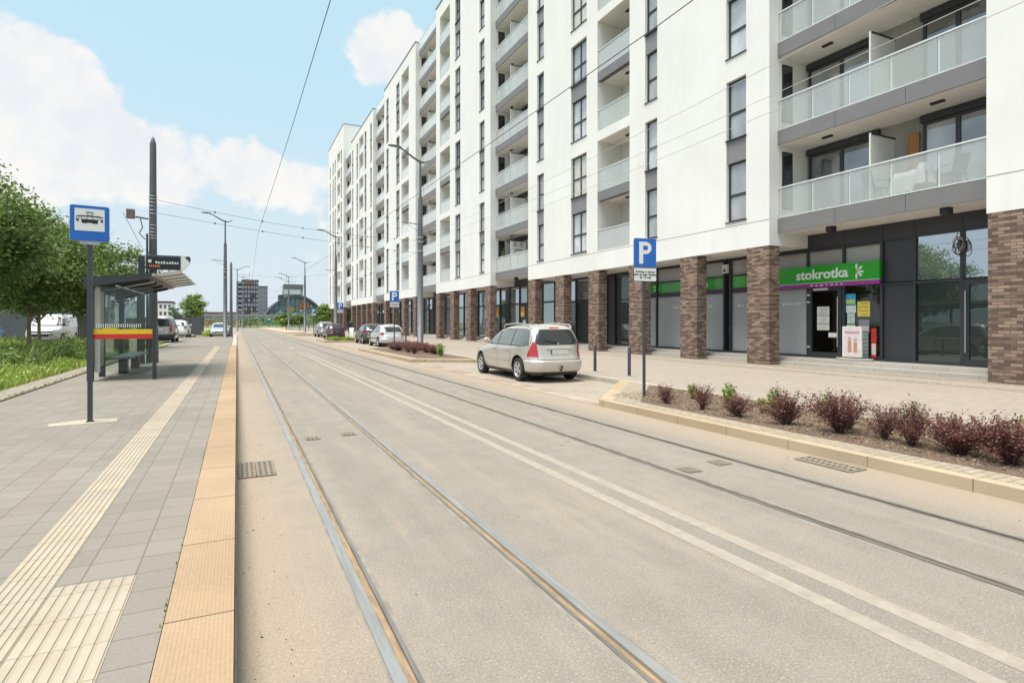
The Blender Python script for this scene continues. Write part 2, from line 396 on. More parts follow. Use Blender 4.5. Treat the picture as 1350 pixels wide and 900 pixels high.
struct('platform_kerb_face', MB().box(-.0115,.0,-8,PEND,-.05,PZ-.03), pm('kerb_shadow_concrete', (.14,.125,.105), .9, var=.3, scale=4, bump=.3))
struct('far_kerb', MB().box(-.30,0,PEND+.02,76,-.05,.14), pm('pale_kerb', (.45,.42,.37), .85, var=.15, scale=3))
mb = MB(); mb.box(-1.115,-.857,-8,PEND-2,PZ-.01,PZ+.003)
for k in range(7): c = -1.115+.0185+.037*k; mb.box(c-.0118,c+.0118,-8,PEND-2,PZ+.0032,PZ+.0072)
struct('tactile_path', mb, TACT)
mb = MB(); mb.box(-.853,-.49,1.2,3.72,PZ-.01,PZ+.003)
for k in range(7): c = -.853+.026+.0518*k; mb.box(c-.0172,c+.0172,1.2,3.715,PZ+.0032,PZ+.0075)
struct('tactile_pad', mb, TACT)
mb = MB(); mb.box(-2.6,-1.12,22.6,23.2,PZ-.01,PZ+.003); struct('tactile_crossbar', mb, TACT)
SETT = m_brick('granite_setts', (.27,.235,.19), (.43,.385,.32), (.20,.17,.13), .105, .105, .012, face='floor', offset=.5, spread=.5, dirt=.3, bump=.7)
struct('sett_strip', MB().box(-4.23,-3.76,-8,62,-.05,PZ+.02), SETT)
struct('sett_kerb', MB().box(-3.755,-3.705,-8,62,-.05,PZ+.03), pm('mossy_kerb', (.30,.27,.2), .9, col2=(.16,.18,.07), scale=2.5))
SOIL = pm('dry_soil', (.12,.078,.055), .95, col2=(.22,.155,.11), scale=7, bump=.9, bscale=30, bdist=.05)
TURF = pm('turf_soil', (.07,.10,.02), .95, col2=(.13,.13,.05), scale=3, bump=.8, bscale=14, bdist=.05)
struct('verge', MB().box(-60,-4.24,-8,43.5,-.05,PZ), TURF)
LOT = pm('parking_lot_gravel', (.24,.22,.19), .9, var=.15, scale=5, bump=.4)
struct('parking_lot', MB().box(-70,-4.24,43.5,76,-.05,PZ-.01), LOT)

# right-hand pavement
KERBR = m_brick('sandy_kerb_stone', (.40,.305,.20), (.45,.37,.265), (.2,.15,.1), .335, 1.0, .006, face='floor', offset=0, spread=.5, dirt=.4, bump=.3)
SW = .12
WALK = m_brick('pinkish_pavers', (.32,.27,.228), (.36,.308,.262), (.265,.226,.195), .2, .1, .006, face='floor', offset=.5, spread=.5, dirt=.2, bump=.15)
YBED = m_brick('sett_edge', (.33,.275,.205), (.40,.34,.26), (.28,.23,.17), .2, .1, .012, face='floor', offset=.5, spread=.5, dirt=.3, bump=.7)
struct('sidewalk', MB().box(8.9,18.6,-8,FAR,-.05,SW), WALK)
struct('sidewalk_band', MB().quad((14.9,-8,SW+.004),(15.35,-8,SW+.004),(15.35,FAR,SW+.004),(14.9,FAR,SW+.004)), SETT)
struct('wall_foot_band', MB().quad((16.2,-8,SW+.004),(16.75,-8,SW+.004),(16.75,FAR,SW+.004),(16.2,FAR,SW+.004)), SETT)
CONC = m_brick('step_concrete', (.40,.375,.335), (.45,.425,.38), (.2,.18,.15), .9, .9, .006, face='floor', offset=0, spread=.5, dirt=.3, bump=.15)
struct('shop_step', MB().box(17.05,17.38,-8,122,0,SW+.115).box(17.385,18.6,-8,122,0,SW+.235), CONC)
# planted beds and parking bays between road and pavement
def bed(ya, yb, cut0, cut1):
    """bed outline on plan, ends slanted by the bay; kerb, sett edge and soil"""
    P = [(6.2,ya),(8.9,ya+cut0),(8.9,yb-cut1),(6.2,yb)]
    def ring(d, z, mb_):
        a, b = ya+d*1.35, yb-d*1.35
        k0, k1 = cut0*(1-d/2.7*1.0), cut1*(1-d/2.7*1.0)
        x0, x1 = 6.2+d, 8.9-(d*.5)
        mb_.poly([(x0,a,-.05),(x1,a+cut0*(x1-x0)/2.7,-.05),(x1,b-cut1*(x1-x0)/2.7,-.05),(x0,b,-.05)], (0,0,z+.05))
        return mb_
    struct('bed_kerb', ring(0, SW, MB()), KERBR); struct('bed_sett_edge', ring(.155, SW+.004, MB()), YBED); struct('bed_soil', ring(.47, SW+.012, MB()), SOIL)
# end of the near bed (y about 9.2) slants back to the pavement
bed(-9, 9.15, 0, -3.0); bed(22.3, 33.2, -1.6, -.8); bed(47.2, 52.4, -.6, -.6); bed(72, 76, -.6,-.6)
BAY = m_brick('parking_bay_setts', (.33,.28,.225), (.40,.345,.285), (.27,.225,.18), .2, .1, .008, face='floor', offset=.5, spread=.5, dirt=.3, bump=.4)
struct('parking_bay', MB().box(6.6,8.75,5,FAR,-.05,.008), BAY)
struct('bay_back_kerb', MB().box(8.752,8.898,5,FAR,-.05,SW+.006), pm('grey_kerb', (.40,.36,.31), .85, var=.2, scale=3))
REDW = m_brick('red_and_white_setts', (.33,.205,.16), (.40,.345,.285), (.28,.23,.18), .4, .5, .01, face='floor', offset=.5, spread=.2, dirt=.4, bump=.4)
struct('bay_edge_strip', MB().box(6.202,6.598,5,FAR,-.05,.006), REDW)

# street drains
GRATE = pm('cast_iron_grate', (.20,.17,.14), .8, .2, col2=(.30,.245,.18), scale=14)
HOLE = pm('drain_dark', (.05,.042,.034), .9)
FRAME = pm('drain_frame', (.27,.23,.18), .8, var=.2, scale=8)
def grate(x0, x1, y0, y1, ny, nx, label, group=None, lat=.5):
    c = ((x0+x1)/2,(y0+y1)/2,.0); t = T('drain_grate', label, 'drain', c, group)
    MB().box(x0-.02,x1+.02,y0-.02,y1+.02,.001,.005).build('frame', FRAME, t)
    g = MB(); g.box(x0,x1,y0,y1,.0052,.0075,1)
    dx, dy = (x1-x0)/nx, (y1-y0)/ny
    for i in range(nx+1): xx = x0+i*dx; g.box(xx-dx*lat/2, xx+dx*lat/2, y0, y1, .0077,.013)
    for j in range(ny+1): yy = y0+j*dy; g.box(x0, x1, yy-dy*lat/2, yy+dy*lat/2, .0077,.0128)
    g.build('bars', [GRATE, HOLE], t); return t
grate(.03,.17,6.45,7.1,9,3,'left half of the gully grate beside the platform kerb'); grate(.2,.36,6.45,7.1,9,3,'right half of the gully grate beside the platform kerb')
grate(5.84,6.08,3.95,4.6,10,2,'long slotted gully grate under the shrub bed kerb')
for x, y, l in ((.93,8.25,'small rail drain right of the first tram rail'),(1.43,8.35,'small rail drain left of the second tram rail'),
             (4.37,4.75,'small rail drain right of the third tram rail'),(4.9,4.85,'small rail drain left of the fourth tram rail')):
    grate(x-.08,x+.08,y-.09,y+.09,5,3,l,'small drains beside the rails')
# ------------------------------------------------------------------ the apartment building
U = 16.5; ST = 3.03; FL = 5.16; ROOF = 30.2
def m_stucco(name, c1, c2):
    m = bpy.data.materials.new(name); nt, N, L, b = nodes_of(m); tc = N.new('ShaderNodeTexCoord'); v = tc.outputs['Object']
    mp = N.new('ShaderNodeMapping'); L.new(v, mp.inputs[0]); mp.inputs['Scale'].default_value = (1,1,.22)
    a = noise(N, L, v, .35, 5); s = noise(N, L, mp.outputs[0], 1.4, 6); f = noise(N, L, v, 130, 3)
    col = mixc(N, L, ramp(N, L, a, .3, .7), c1, c2)
    col = mixc(N, L, mth(N, L, 'MULTIPLY', ramp(N, L, s, .48, .78), .24), col, tuple(c*.78 for c in c1))
    L.new(col, b.inputs['Base Color']); b.inputs['Roughness'].default_value = .9; b.inputs['Specular IOR Level'].default_value = .2
    bp = N.new('ShaderNodeBump'); bp.inputs['Strength'].default_value = .25; bp.inputs['Distance'].default_value = .004
    L.new(f, bp.inputs['Height']); L.new(bp.outputs[0], b.inputs['Normal']); return m
STUC = m_stucco('white_stucco', (.765,.755,.735), (.82,.81,.79))
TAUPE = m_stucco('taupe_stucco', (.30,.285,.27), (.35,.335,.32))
BRICK = m_brick('brown_brick', (.085,.053,.043), (.34,.24,.185), (.125,.095,.078), .25, .077, .008, offset=.5, spread=.48, dirt=.12, bump=.6, shift=.12)
SPAN = pm('grey_spandrel_panel', (.235,.225,.235), .5, .1, var=.06, scale=2)
FASC = pm('grey_fascia_panel', (.20,.19,.195), .45, .1, var=.06, scale=1.5)
BGLASS = glassy('balcony_glass', (.90,.93,.93), 1.7, .02, (.88,.90,.90), .19)  # whitish body colour stands in for part of the sky reflection
FROST = glassy('frosted_balcony_glass', (.75,.8,.8), .6, .12, (.56,.565,.57), .8)
SOFF = m_stucco('balcony_soffit', (.72,.70,.66), (.78,.76,.72))
CACHE = {}
def cached(key, maker, name, mats, parent, loc):
    """one mesh per kind, placed in the world at loc under parent"""
    if key not in CACHE:
        mb = maker(MB()); CACHE[key] = mb.mesh(name, mats)
    o = link(name, CACHE[key], parent)
    po = ORG.get(parent.name, (0,0,0)) if parent else (0,0,0)
    o.location = [loc[i]-po[i] for i in range(3)]; ORG[o.name] = tuple(loc)
    return o
def facade(mb, v0, v1, z0, z1, holes, depth=.24, x=U, mi=0):
    vs = sorted({v0, v1, *[h[0] for h in holes], *[h[1] for h in holes]}); zs = sorted({z0, z1, *[h[2] for h in holes], *[h[3] for h in holes]})
    vs = [v for v in vs if v0 <= v <= v1]; zs = [z for z in zs if z0 <= z <= z1]
    for i in range(len(vs)-1):
        # merge vertically to keep the mesh light
        run = None
        for j in range(len(zs)-1):
            cv, cz = (vs[i]+vs[i+1])/2, (zs[j]+zs[j+1])/2
            solid = not any(h[0] < cv < h[1] and h[2] < cz < h[3] for h in holes)
            if solid and run is None: run = zs[j]
            if (not solid) and run is not None: mb.quad((x,vs[i+1],run),(x,vs[i],run),(x,vs[i],zs[j]),(x,vs[i+1],zs[j]),mi); run = None
        if run is not None: mb.quad((x,vs[i+1],run),(x,vs[i],run),(x,vs[i],zs[-1]),(x,vs[i+1],zs[-1]),mi)
    for (a,b,c,d) in holes:
        q = x+depth
        mb.quad((x,a,c),(q,a,c),(q,a,d),(x,a,d),mi); mb.quad((x,b,c),(x,b,d),(q,b,d),(q,b,c),mi)
        mb.quad((x,a,c),(x,b,c),(q,b,c),(q,a,c),mi); mb.quad((x,a,d),(q,a,d),(q,b,d),(x,b,d),mi)
PANES = [WINPANE, pm('curtained_window_glass', (.50,.50,.53), .05, var=.3, scale=.9, spec=.9, ior=1.8, detail=2),
         pm('dim_window_glass', (.14,.145,.16), .04, var=.6, scale=.8, spec=.9, ior=1.9, detail=2), pm('blind_window_glass', (.58,.56,.52), .06, var=.1, spec=.8)]
def window(parent, va, vb, za, zb, double, k):
    w, h = vb-va, zb-za; key = ('win', round(w,2), round(h,2), double)
    def fr(m):
        x0, x1 = .13, .20; t = .065
        m.box(x0,x1,0,t,0,h); m.box(x0,x1,w-t,w,0,h); m.box(x0,x1,t,w-t,0,t); m.box(x0,x1,t,w-t,h-t,h)
        m.box(x0+.004,x1,t,w-t,h*.45-.045,h*.45+.045)
        if double: m.box(x0+.008,x1,w/2-.045,w/2+.045,t,h*.45-.045); m.box(x0+.008,x1,w/2-.045,w/2+.045,h*.45+.045,h-t)
        return m
    o = cached(key+('f',), fr, 'window', DG, parent, (U,va,za))
    pi = random.choices((0,1,2,3),(.42,.25,.25,.08))[0]
    cached(key+('p',pi), lambda m: m.box(.172,.18,.06,w-.06,.06,h-.06), 'pane', PANES[pi], o, (U,va,za))
    cached(key+('s',), lambda m: m.box(-.045,.125,-.03,w+.03,-.035,-.004), 'sill', DG, o, (U,va,za))
    return o
WZ0, WZ1 = .14, 2.31                       # window bottom and top above a floor line
def win_column(parent, holes, va, vb, floors, double=False, shift=0, panel=True):
    """windows over the floors, paired by a grey panel between floors 1-2, 3-4 ..."""
    k = 0
    while k < floors:
        top = min(k+1, floors-1)
        holes.append((va, vb, FL+ST*k+WZ0, FL+ST*top+WZ1))
        for q in range(k, top+1): window(parent, va, vb, FL+ST*q+WZ0, FL+ST*q+WZ1, double, q)
        if top > k: cached(('sp', round(vb-va,2)), lambda m: m.box(.05,.2,.002,vb-va-.002,0,ST-(WZ1-WZ0)-.037), 'spandrel_panel', SPAN, parent, (U,va,FL+ST*k+WZ1))
        k += 2
def loggia_column(parent, holes, wall, va, vb, floors, door_side=0):
    w = vb-va
    k = 0
    while k < floors:
        top = min(k+1, floors-1); z0, z1 = FL+ST*k, FL+ST*top+ST-.42
        holes.append((va, vb, z0, z1))
        for q in range(k, top+1):
            zf = FL+ST*q; zc = zf+ST-.48
            def shell(m):
                D = 1.55; H = ST-.48
                m.quad((.24,0,0),(D,0,0),(D,0,H),(.24,0,H)); m.quad((.24,w,0),(.24,w,H),(D,w,H),(D,w,0))
                m.quad((.02,.002,H),(D,.002,H),(D,w-.002,H),(.02,w-.002,H)); m.quad((.06,.002,.004),(.06,w-.002,.004),(D,w-.002,.004),(D,.002,.004))
                m.quad((D,w,0),(D,w,H),(D,0,H),(D,0,0)); return m
            lg = cached(('lg',round(w,2)), shell, 'loggia', SOFF, parent, (U,va,zf))
            def door(m):
                a, b = .1, min(1.25, w*.48)
                m.box(1.42,1.50,a,b,.02,2.3); return m
            d = cached(('lgd',round(w,2)), door, 'balcony_door', DG, lg, (U,va,zf))
            cached(('lgp',round(w,2)), lambda m: m.box(1.405,1.418,.19,min(1.25,w*.48)-.09,.12,2.2), 'pane', WINDARK, d, (U,va,zf))
            cached(('lgl',), lambda m: m.box(.66,.78,.9,1.22,ST-.54,ST-.482), 'ceiling_light', BLACK, lg, (U,va,zf))
            glass = FROST if q == 0 or (q+k) % 5 == 0 else BGLASS
            gl = cached(('lgg',round(w,2),glass.name), lambda m: m.box(.055,.067,.03,w-.03,.03,1.05), 'glass_panel', glass, lg, (U,va,zf))
            def rail(m):
                m.box(.03,.09,.004,w-.004,1.052,1.095)
                for p in (.012,w/2-.018,w-.05): m.box(.07,.1,p,p+.036,.01,1.05)
                m.box(.045,.08,.03,w-.03,.008,.028); return m
            cached(('lgr',round(w,2)), rail, 'handrail', ALU, lg, (U,va,zf))
            if q < top: cached(('lgf',round(w,2)), lambda m: m.box(.02,.3,.002,w-.002,-.48,-.006), 'fascia', FASC, parent, (U,va,zf+ST))
            elif True: wall.box(U+.001,U+.3,va+.001,vb-.001,zf+ST-.478,zf+ST-.42)
        k += 2
def bay(parent, wall, back, va, vb, floors, dvf=.62):
    """recessed balcony bay: return walls, taupe back wall, slabs with fascia, glass railing, divider, doors, lamps"""
    w = vb-va; D = 18.45
    for q in range(floors+1):
        zf = FL+ST*q; last = q == floors
        sl = cached(('slab',round(w,2)), lambda m: m.box(.46,1.94,.004,w-.004,-.478,-.002), 'balcony', SOFF, parent, (U,va,zf))
        def fas(m):
            n = 3; 
            for i in range(n):
                m.box(.40,.455,.006+i*(w-.012)/n+.006,(i+1)*(w-.012)/n,-.485,.0)
            m.box(.43,.458,.006,w-.006,-.483,-.004); return m
        cached(('fas',round(w,2)), fas, 'fascia', FASC, sl, (U,va,zf))
        gp = FROST if (q*7+int(va)) % 5 == 3 else BGLASS
        def glp(m):
            n = 5
            for i in range(n): m.box(.452,.464,.05+i*(w-.1)/n+.03,.05+(i+1)*(w-.1)/n-.03,.06,1.03)
            return m
        cached(('glp',round(w,2),gp.name), glp, 'glass_panel', gp, sl, (U,va,zf))
        def hr(m):
            m.box(.43,.485,.01,w-.01,1.04,1.085); m.box(.44,.476,.01,w-.01,.03,.058); n = 5
            for i in range(n+1): p = .05+i*(w-.1)/n; m.box(.468,.50,p-.02,p+.02,.0,1.04)
            return m
        cached(('hr',round(w,2)), hr, 'handrail', ALU, sl, (U,va,zf))
        if last: continue
        def dv(m):
            p = w*dvf; m.box(.56,1.72,p-.012,p+.012,.06,2.02); m.box(.53,.56,p-.025,p+.025,0,2.06); return m
        cached(('dv',round(w,2)), dv, 'divider', pm('milky_divider_panel', (.70,.70,.67), .35, var=.04), sl, (U,va,zf))
        def dt(m):
            p = w*dvf; m.box(.56,1.74,p-.03,p+.03,2.022,2.07); return m
        cached(('dt',round(w,2)), dt, 'divider_cap', DG, sl, (U,va,zf))
        for i, (a, b) in enumerate(((.10,.39),(.60,.985))):
            def dr(m):
                y0, y1 = w*a, w*b; t = .08
                m.box(1.86,1.93,y0,y0+t,.03,2.32); m.box(1.86,1.93,y1-t,y1,.03,2.32); m.box(1.86,1.93,y0+t,y1-t,2.24,2.32); m.box(1.86,1.93,y0+t,y1-t,.03,.11)
                m.box(1.865,1.93,(y0+y1)/2-.06,(y0+y1)/2+.06,.11,2.24); m.box(1.80,1.935,y0-.05,y1+.05,2.325,2.52); return m
            d = cached(('dr',i,round(w,2)), dr, 'balcony_door', DG, sl, (U,va,zf))
            pi = random.choices((0,1,2),(.5,.2,.3))[0]
            cached(('drp',i,pi,round(w,2)), lambda m: m.box(1.90,1.91,w*a+.07,w*b-.07,.1,2.25), 'pane', PANES[pi], d, (U,va,zf))
        for f_ in (.26,.78): cached(('cl',f_,round(w,2)), lambda m: m.box(1.0,1.11,w*f_-.17,w*f_+.17,ST-.535,ST-.480), 'ceiling_light', BLACK, sl, (U,va,zf))
        if 1:   # slot window in the far return wall, facing the camera
            sw = cached(('slot',round(w,2)), lambda m: m.box(.62,1.12,w-.03,w-.002,.35,2.35), 'slot_window', DG, parent, (U,va,zf))
            cached(('slotp',round(w,2)), lambda m: m.box(.70,1.06,w-.036,w-.031,.43,2.27), 'pane', WINDARK, sw, (U,va,zf))
    # return walls and the back wall
    zt = FL+ST*floors
    for v in (va, vb): wall.quad((U,v,SW-.1 if 0 else 4.23),(D,v,4.23),(D,v,ROOF),(U,v,ROOF))
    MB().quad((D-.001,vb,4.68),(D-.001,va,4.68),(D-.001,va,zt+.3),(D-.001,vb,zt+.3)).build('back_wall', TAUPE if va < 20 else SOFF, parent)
bld = T('apartment_building', 'long white nine storey apartment building with brown brick pillars and glazed balconies along the street', 'building', (U,50,0))
wall = MB(); back = MB()
SECS = [(-8,7.7,None),(14.05,32.2,'A'),(38.15,50.7,'B'),(57.4,71.3,'C'),(77.7,94.2,'D')]
BAYS = [(7.7,14.05),(32.2,38.15),(50.7,57.4),(71.3,77.7),(94.2,101.3)]
for v0, v1, kind in SECS:
    holes = []
    if kind == 'A':
        win_column(bld, holes, 15.05, 15.98, 8); win_column(bld, holes, 19.9, 20.72, 8)
        loggia_column(bld, holes, wall, 21.85, 24.5, 8); win_column(bld, holes, 25.5, 27.05, 8, True); win_column(bld, holes, 30.15, 31.0, 8)
    if kind == 'B':
        win_column(bld, holes, 39.25, 40.25, 8); win_column(bld, holes, 44.35, 45.6, 8, True); loggia_column(bld, holes, wall, 46.9, 49.6, 8)
    if kind == 'C':
        loggia_column(bld, holes, wall, 60.0, 63.0, 8); win_column(bld, holes, 63.9, 65.4, 8, True); win_column(bld, holes, 69.0, 70.2, 8)
    if kind == 'D':
        win_column(bld, holes, 78.6, 79.6, 8); win_column(bld, holes, 82.2, 83.5, 8, True); loggia_column(bld, holes, wall, 84.4, 87.5, 8)
        win_column(bld, holes, 88.5, 89.6, 8); win_column(bld, holes, 92.4, 93.4, 8)
    facade(wall, v0, v1, 4.23, ROOF, holes)
    # groove lines of the render, as shallow dark joints
    wall.quad((U,v0,4.23),(U,v1,4.23),(18.6,v1,4.23),(18.6,v0,4.23))          # soffit above the arcade
    wall.quad((U,v0,ROOF),(U,v1,ROOF),(30,v1,ROOF),(30,v0,ROOF))
for va, vb in BAYS: bay(bld, wall, back, va, vb, 8, .505 if va < 20 else .62)
wall.quad((30,-8,-.05),(30,101.3,-.05),(30,101.3,ROOF),(30,-8,ROOF)); wall.quad((U,-8,4.23),(30,-8,4.23),(30,-8,ROOF),(U,-8,ROOF))
for va, vb in BAYS: wall.quad((18.45,va,FL+ST*8+.3),(18.45,vb,FL+ST*8+.3),(30,vb,FL+ST*8+.3),(30,va,FL+ST*8+.3))
wall.build('wall', STUC, bld)
cp = MB(); jt = MB()
for v0, v1, kind in SECS:
    cp.box(U-.05,U+.35,v0-.04,v1+.04,ROOF+.002,ROOF+.06)
    for z in (FL, FL+2*ST-.02, FL+4*ST-.02, FL+6*ST-.02, FL+8*ST-.02):
        if z == FL: jt.box(U-.004,U+.001,v0,v1,z-.045,z-.028)
for va, vb in BAYS:
    cp.box(U+1.9,U+2.3,va+.05,vb-.05,FL+ST*8+.31,FL+ST*8+.36)
cp.build('parapet_coping', DG, bld); jt.build('render_joint', pm('joint_shadow_grey', (.25,.24,.23), .9), bld)
PILL = [6.72] + [14.06+3.44*i for i in range(6)]
PILL[-1] = 31.24
PILL += [38.16,42.05,45.9,49.74, 57.41,61.75,66.1,70.34, 77.71,81.5,85.3,89.2,93.24]
for v in PILL: cached(('pil',), lambda m: m.box(.002,.5,0,.95,SW-.1,4.226), 'brick_pillar', BRICK, bld, (U,v,0))

# shop fronts along the arcade at x = 18.45
SFX = 18.45; SZ0, SZ1 = .36, 4.2
SHOPG = glassy('dark_shop_glass', (.16,.18,.18), 1.0, .015, (.03,.04,.04), .45)
def m_mirror(name, dif, fac, tint):
    m = bpy.data.materials.new(name); nt, N, L, b = nodes_of(m)
    b.inputs['Base Color'].default_value = (*dif,1); b.inputs['Roughness'].default_value = .3
    g = N.new('ShaderNodeBsdfGlossy'); g.inputs['Roughness'].default_value = .012; g.inputs[0].default_value = (*tint,1)
    # slight waviness of float glass
    tc = N.new('ShaderNodeTexCoord'); nz = noise(N, L, tc.outputs['Object'], .8, 2); bp = N.new('ShaderNodeBump'); bp.inputs['Strength'].default_value = .06; bp.inputs['Distance'].default_value = .05
    L.new(nz, bp.inputs['Height']); L.new(bp.outputs[0], g.inputs['Normal'])
    mx = N.new('ShaderNodeMixShader'); L.new(schlick(N, L, fac, .95), mx.inputs[0])
    L.new(b.outputs[0], mx.inputs[1]); L.new(g.outputs[0], mx.inputs[2]); L.new(mx.outputs[0], N['Material Output'].inputs[0]); return m
SOLAR = m_mirror('solar_shop_glass', (.16,.19,.21), .5, (.85,.92,1.0))
DARKG = m_mirror('deep_shop_glass', (.012,.022,.02), .10, (.75,.85,.85))
TEALG = m_mirror('teal_shop_glass', (.10,.14,.135), .30, (.85,.95,.95))
SHOPC = glassy('clear_shop_glass', (.72,.76,.75), 1.6, .012)
FROSTP = pm('frosted_window_film', (.40,.42,.43), .25, var=.08, scale=.7, spec=.6)
GREYP = pm('pale_grey_pane', (.36,.36,.345), .2, var=.06, scale=.8, spec=.6)
GREENF = pm('green_window_film', (.10,.42,.10), .25, var=.1, scale=1.2); GREEN = pm('sign_green', (.022,.36,.018), .3, var=.06, scale=1)
PURP = pm('sign_purple', (.30,.045,.26), .3, var=.06, scale=1)
DPAN = pm('dark_cladding_panel', (.05,.05,.06), .4, .2, var=.1, scale=1)
def front(va, vb, bands, muls, top=SZ1, label=None):
    """one glazed shop front: frame mullions at muls, bands = list of (v0,v1,z0,z1,material,name)"""
    f = MB()
    for v in muls: f.box(SFX-.06,SFX+.1,v-.04,v+.04,SZ0,top)
    f.box(SFX-.05,SFX+.1,va,vb,SZ0,SZ0+.07); f.box(SFX-.055,SFX+.1,va,vb,top-.05,top)
    zs = sorted({b[3] for b in bands if b[3] < top-.08})
    for v0,v1,z0,z1,mt,nm in bands:
        if z1 < top-.08: f.box(SFX-.053,SFX+.1,v0,v1,z1-.03,z1+.03)
    o = f.build('shopfront', DG, bld)
    for v0,v1,z0,z1,mt,nm in bands: MB().box(SFX+.02,SFX+.035,v0,v1,z0,z1).build(nm, mt, o)
    return o
# bay under the first balcony: shop door, poster window, dark panels, tall glazing
o = front(7.0, 15.42, [(14.05,15.4,.43,2.82,FROSTP,'frosted_pane'),(14.05,15.4,3.53,4.1,GREYP,'upper_pane'),
    (12.7,14.0,3.53,4.1,GREYP,'upper_pane'),(11.46,12.66,3.53,4.1,GREYP,'upper_pane'),(11.46,12.66,.43,2.82,SHOPC,'glass_pane'),
    (10.5,11.38,.43,2.78,DPAN,'panel'),(10.5,11.38,2.84,4.15,DPAN,'panel'),
    (9.22,10.38,.43,2.78,DARKG,'glass_pane'),(9.22,10.38,2.84,4.15,SOLAR,'upper_pane'),(7.1,9.14,2.84,4.15,SOLAR,'upper_pane')],
    [15.4,14.03,12.68,11.42,10.44,9.18,7.75], 4.2)
MB().box(SFX-.02,SFX+.1,7.0,14.04,4.202,4.676).build('fascia_panel', DPAN, o)
fj = MB()
for v in (12.68,11.42,10.44,9.18): fj.box(SFX-.03,SFX-.021,v-.02,v+.02,4.21,4.676)
fj.build('panel_joint', DG, o)
def shop_door(parent, va, vb, ztop, glass, bar_side):
    d = MB(); x0, x1 = SFX-.09, SFX+.0
    t = .14
    d.box(x0,x1,va,va+t,.37,ztop); d.box(x0,x1,vb-t,vb,.37,ztop); d.box(x0,x1,va+t,vb-t,.37,.55); d.box(x0,x1,va+t,vb-t,ztop-.14,ztop)
    o = d.build('door', DG, parent)
    MB().box(SFX-.05,SFX-.04,va+t,vb-t,.55,ztop-.14).build('glass_pane', glass, o)
    b = va+t*.6 if bar_side == 0 else vb-t*.6
    h = MB(); h.cyl((SFX-.17,b,.75),(SFX-.17,b,2.45),.018,n=10); 
    for z in (.95,2.3): h.cyl((SFX-.17,b,z),(SFX-.085,b,z),.012,n=8)
    h.build('handle', pm('brushed_steel', (.62,.62,.62), .3, .9), o)
    return o
dr = shop_door(o, 12.73, 13.98, 2.8, SHOPC, 0)
hg = MB()
for z in (2.55,2.3,.72): hg.box(SFX-.12,SFX-.092,13.9,14.0,z-.03,z+.03)
hg.build('hinge', ALU, dr)
MB().box(SFX-.13,SFX-.092,13.2,13.75,2.7,2.77).build('door_closer', ALU, dr)
shop_door(o, 7.85, 9.12, 2.78, DARKG, 1)
# fronts behind the brick pillars of the first white section
front(15.45, 32.2, [(16.6,17.55,.43,2.82,FROSTP,'frosted_pane'),(15.5,16.55,.43,2.82,FROSTP,'frosted_pane'),(18.0,19.4,.43,2.82,FROSTP,'frosted_pane'),(19.5,22.2,.43,2.82,FROSTP,'frosted_pane'),
    (15.5,17.55,3.53,4.12,GREYP,'upper_pane'),(18.0,19.4,3.53,4.12,GREYP,'upper_pane'),(19.5,22.9,3.53,4.12,GREYP,'upper_pane'),
    (15.5,17.55,2.96,3.5,GREENF,'window_film'),(18.0,18.55,2.96,3.5,GREENF,'window_film'),(18.56,19.4,2.96,3.5,GREEN,'window_film'),(19.5,21.9,2.96,3.5,GREENF,'window_film'),(21.9,22.9,2.96,3.5,GREEN,'window_film'),
    (15.5,17.55,2.83,2.95,PURP,'window_film'),(18.0,19.4,2.83,2.95,PURP,'window_film'),(19.5,22.9,2.83,2.95,PURP,'window_film'),
    (22.3,22.9,.43,2.82,FROSTP,'frosted_pane'),(23.1,24.1,.43,4.12,DPAN,'panel'),(24.2,25.6,.43,4.12,DARKG,'glass_pane'),(25.8,26.4,.43,4.12,DPAN,'panel'),
    (26.5,28.0,.43,2.82,TEALG,'glass_pane'),(26.5,28.0,2.9,4.12,SOLAR,'upper_pane'),(28.1,29.6,.43,2.82,DARKG,'glass_pane'),(28.1,29.6,2.9,4.12,SOLAR,'upper_pane'),
    (29.7,31.0,.43,2.82,DARKG,'glass_pane'),(29.7,31.0,2.9,4.12,SOLAR,'upper_pane'),(31.1,32.2,.43,4.12,TEALG,'glass_pane')],
    [15.45,16.57,17.6,17.95,19.45,22.25,22.95,24.15,25.7,26.45,28.05,29.65,31.05], 4.2)
gen = lambda a, b: [(v, v+1.55, .43, 2.9, random.choice((DARKG,TEALG,TEALG,DPAN)), 'glass_pane') for v in np.arange(a, b-1.5, 1.7)]+[(v, v+1.55, 2.98, 4.12, random.choice((SOLAR,TEALG,SOLAR)), 'upper_pane') for v in np.arange(a, b-1.5, 1.7)]
for a, b in ((32.3,43.5),(43.6,57.3),(57.5,77.6),(77.8,101.2)):
    g = gen(a, b); o2 = front(a, b, g, [v-.08 for v in np.arange(a, b+.2, 1.7)], 4.2)
    MB().box(SFX-.02,SFX+.1,a,b,4.202,4.676).build('fascia_panel', DPAN, o2)
# black cube lamps under the first balconies
for v in (12.35,9.0,35.6): MB().box(17.2,17.42,v-.11,v+.11,4.50,4.674).build('downlight', BLACK, bld)

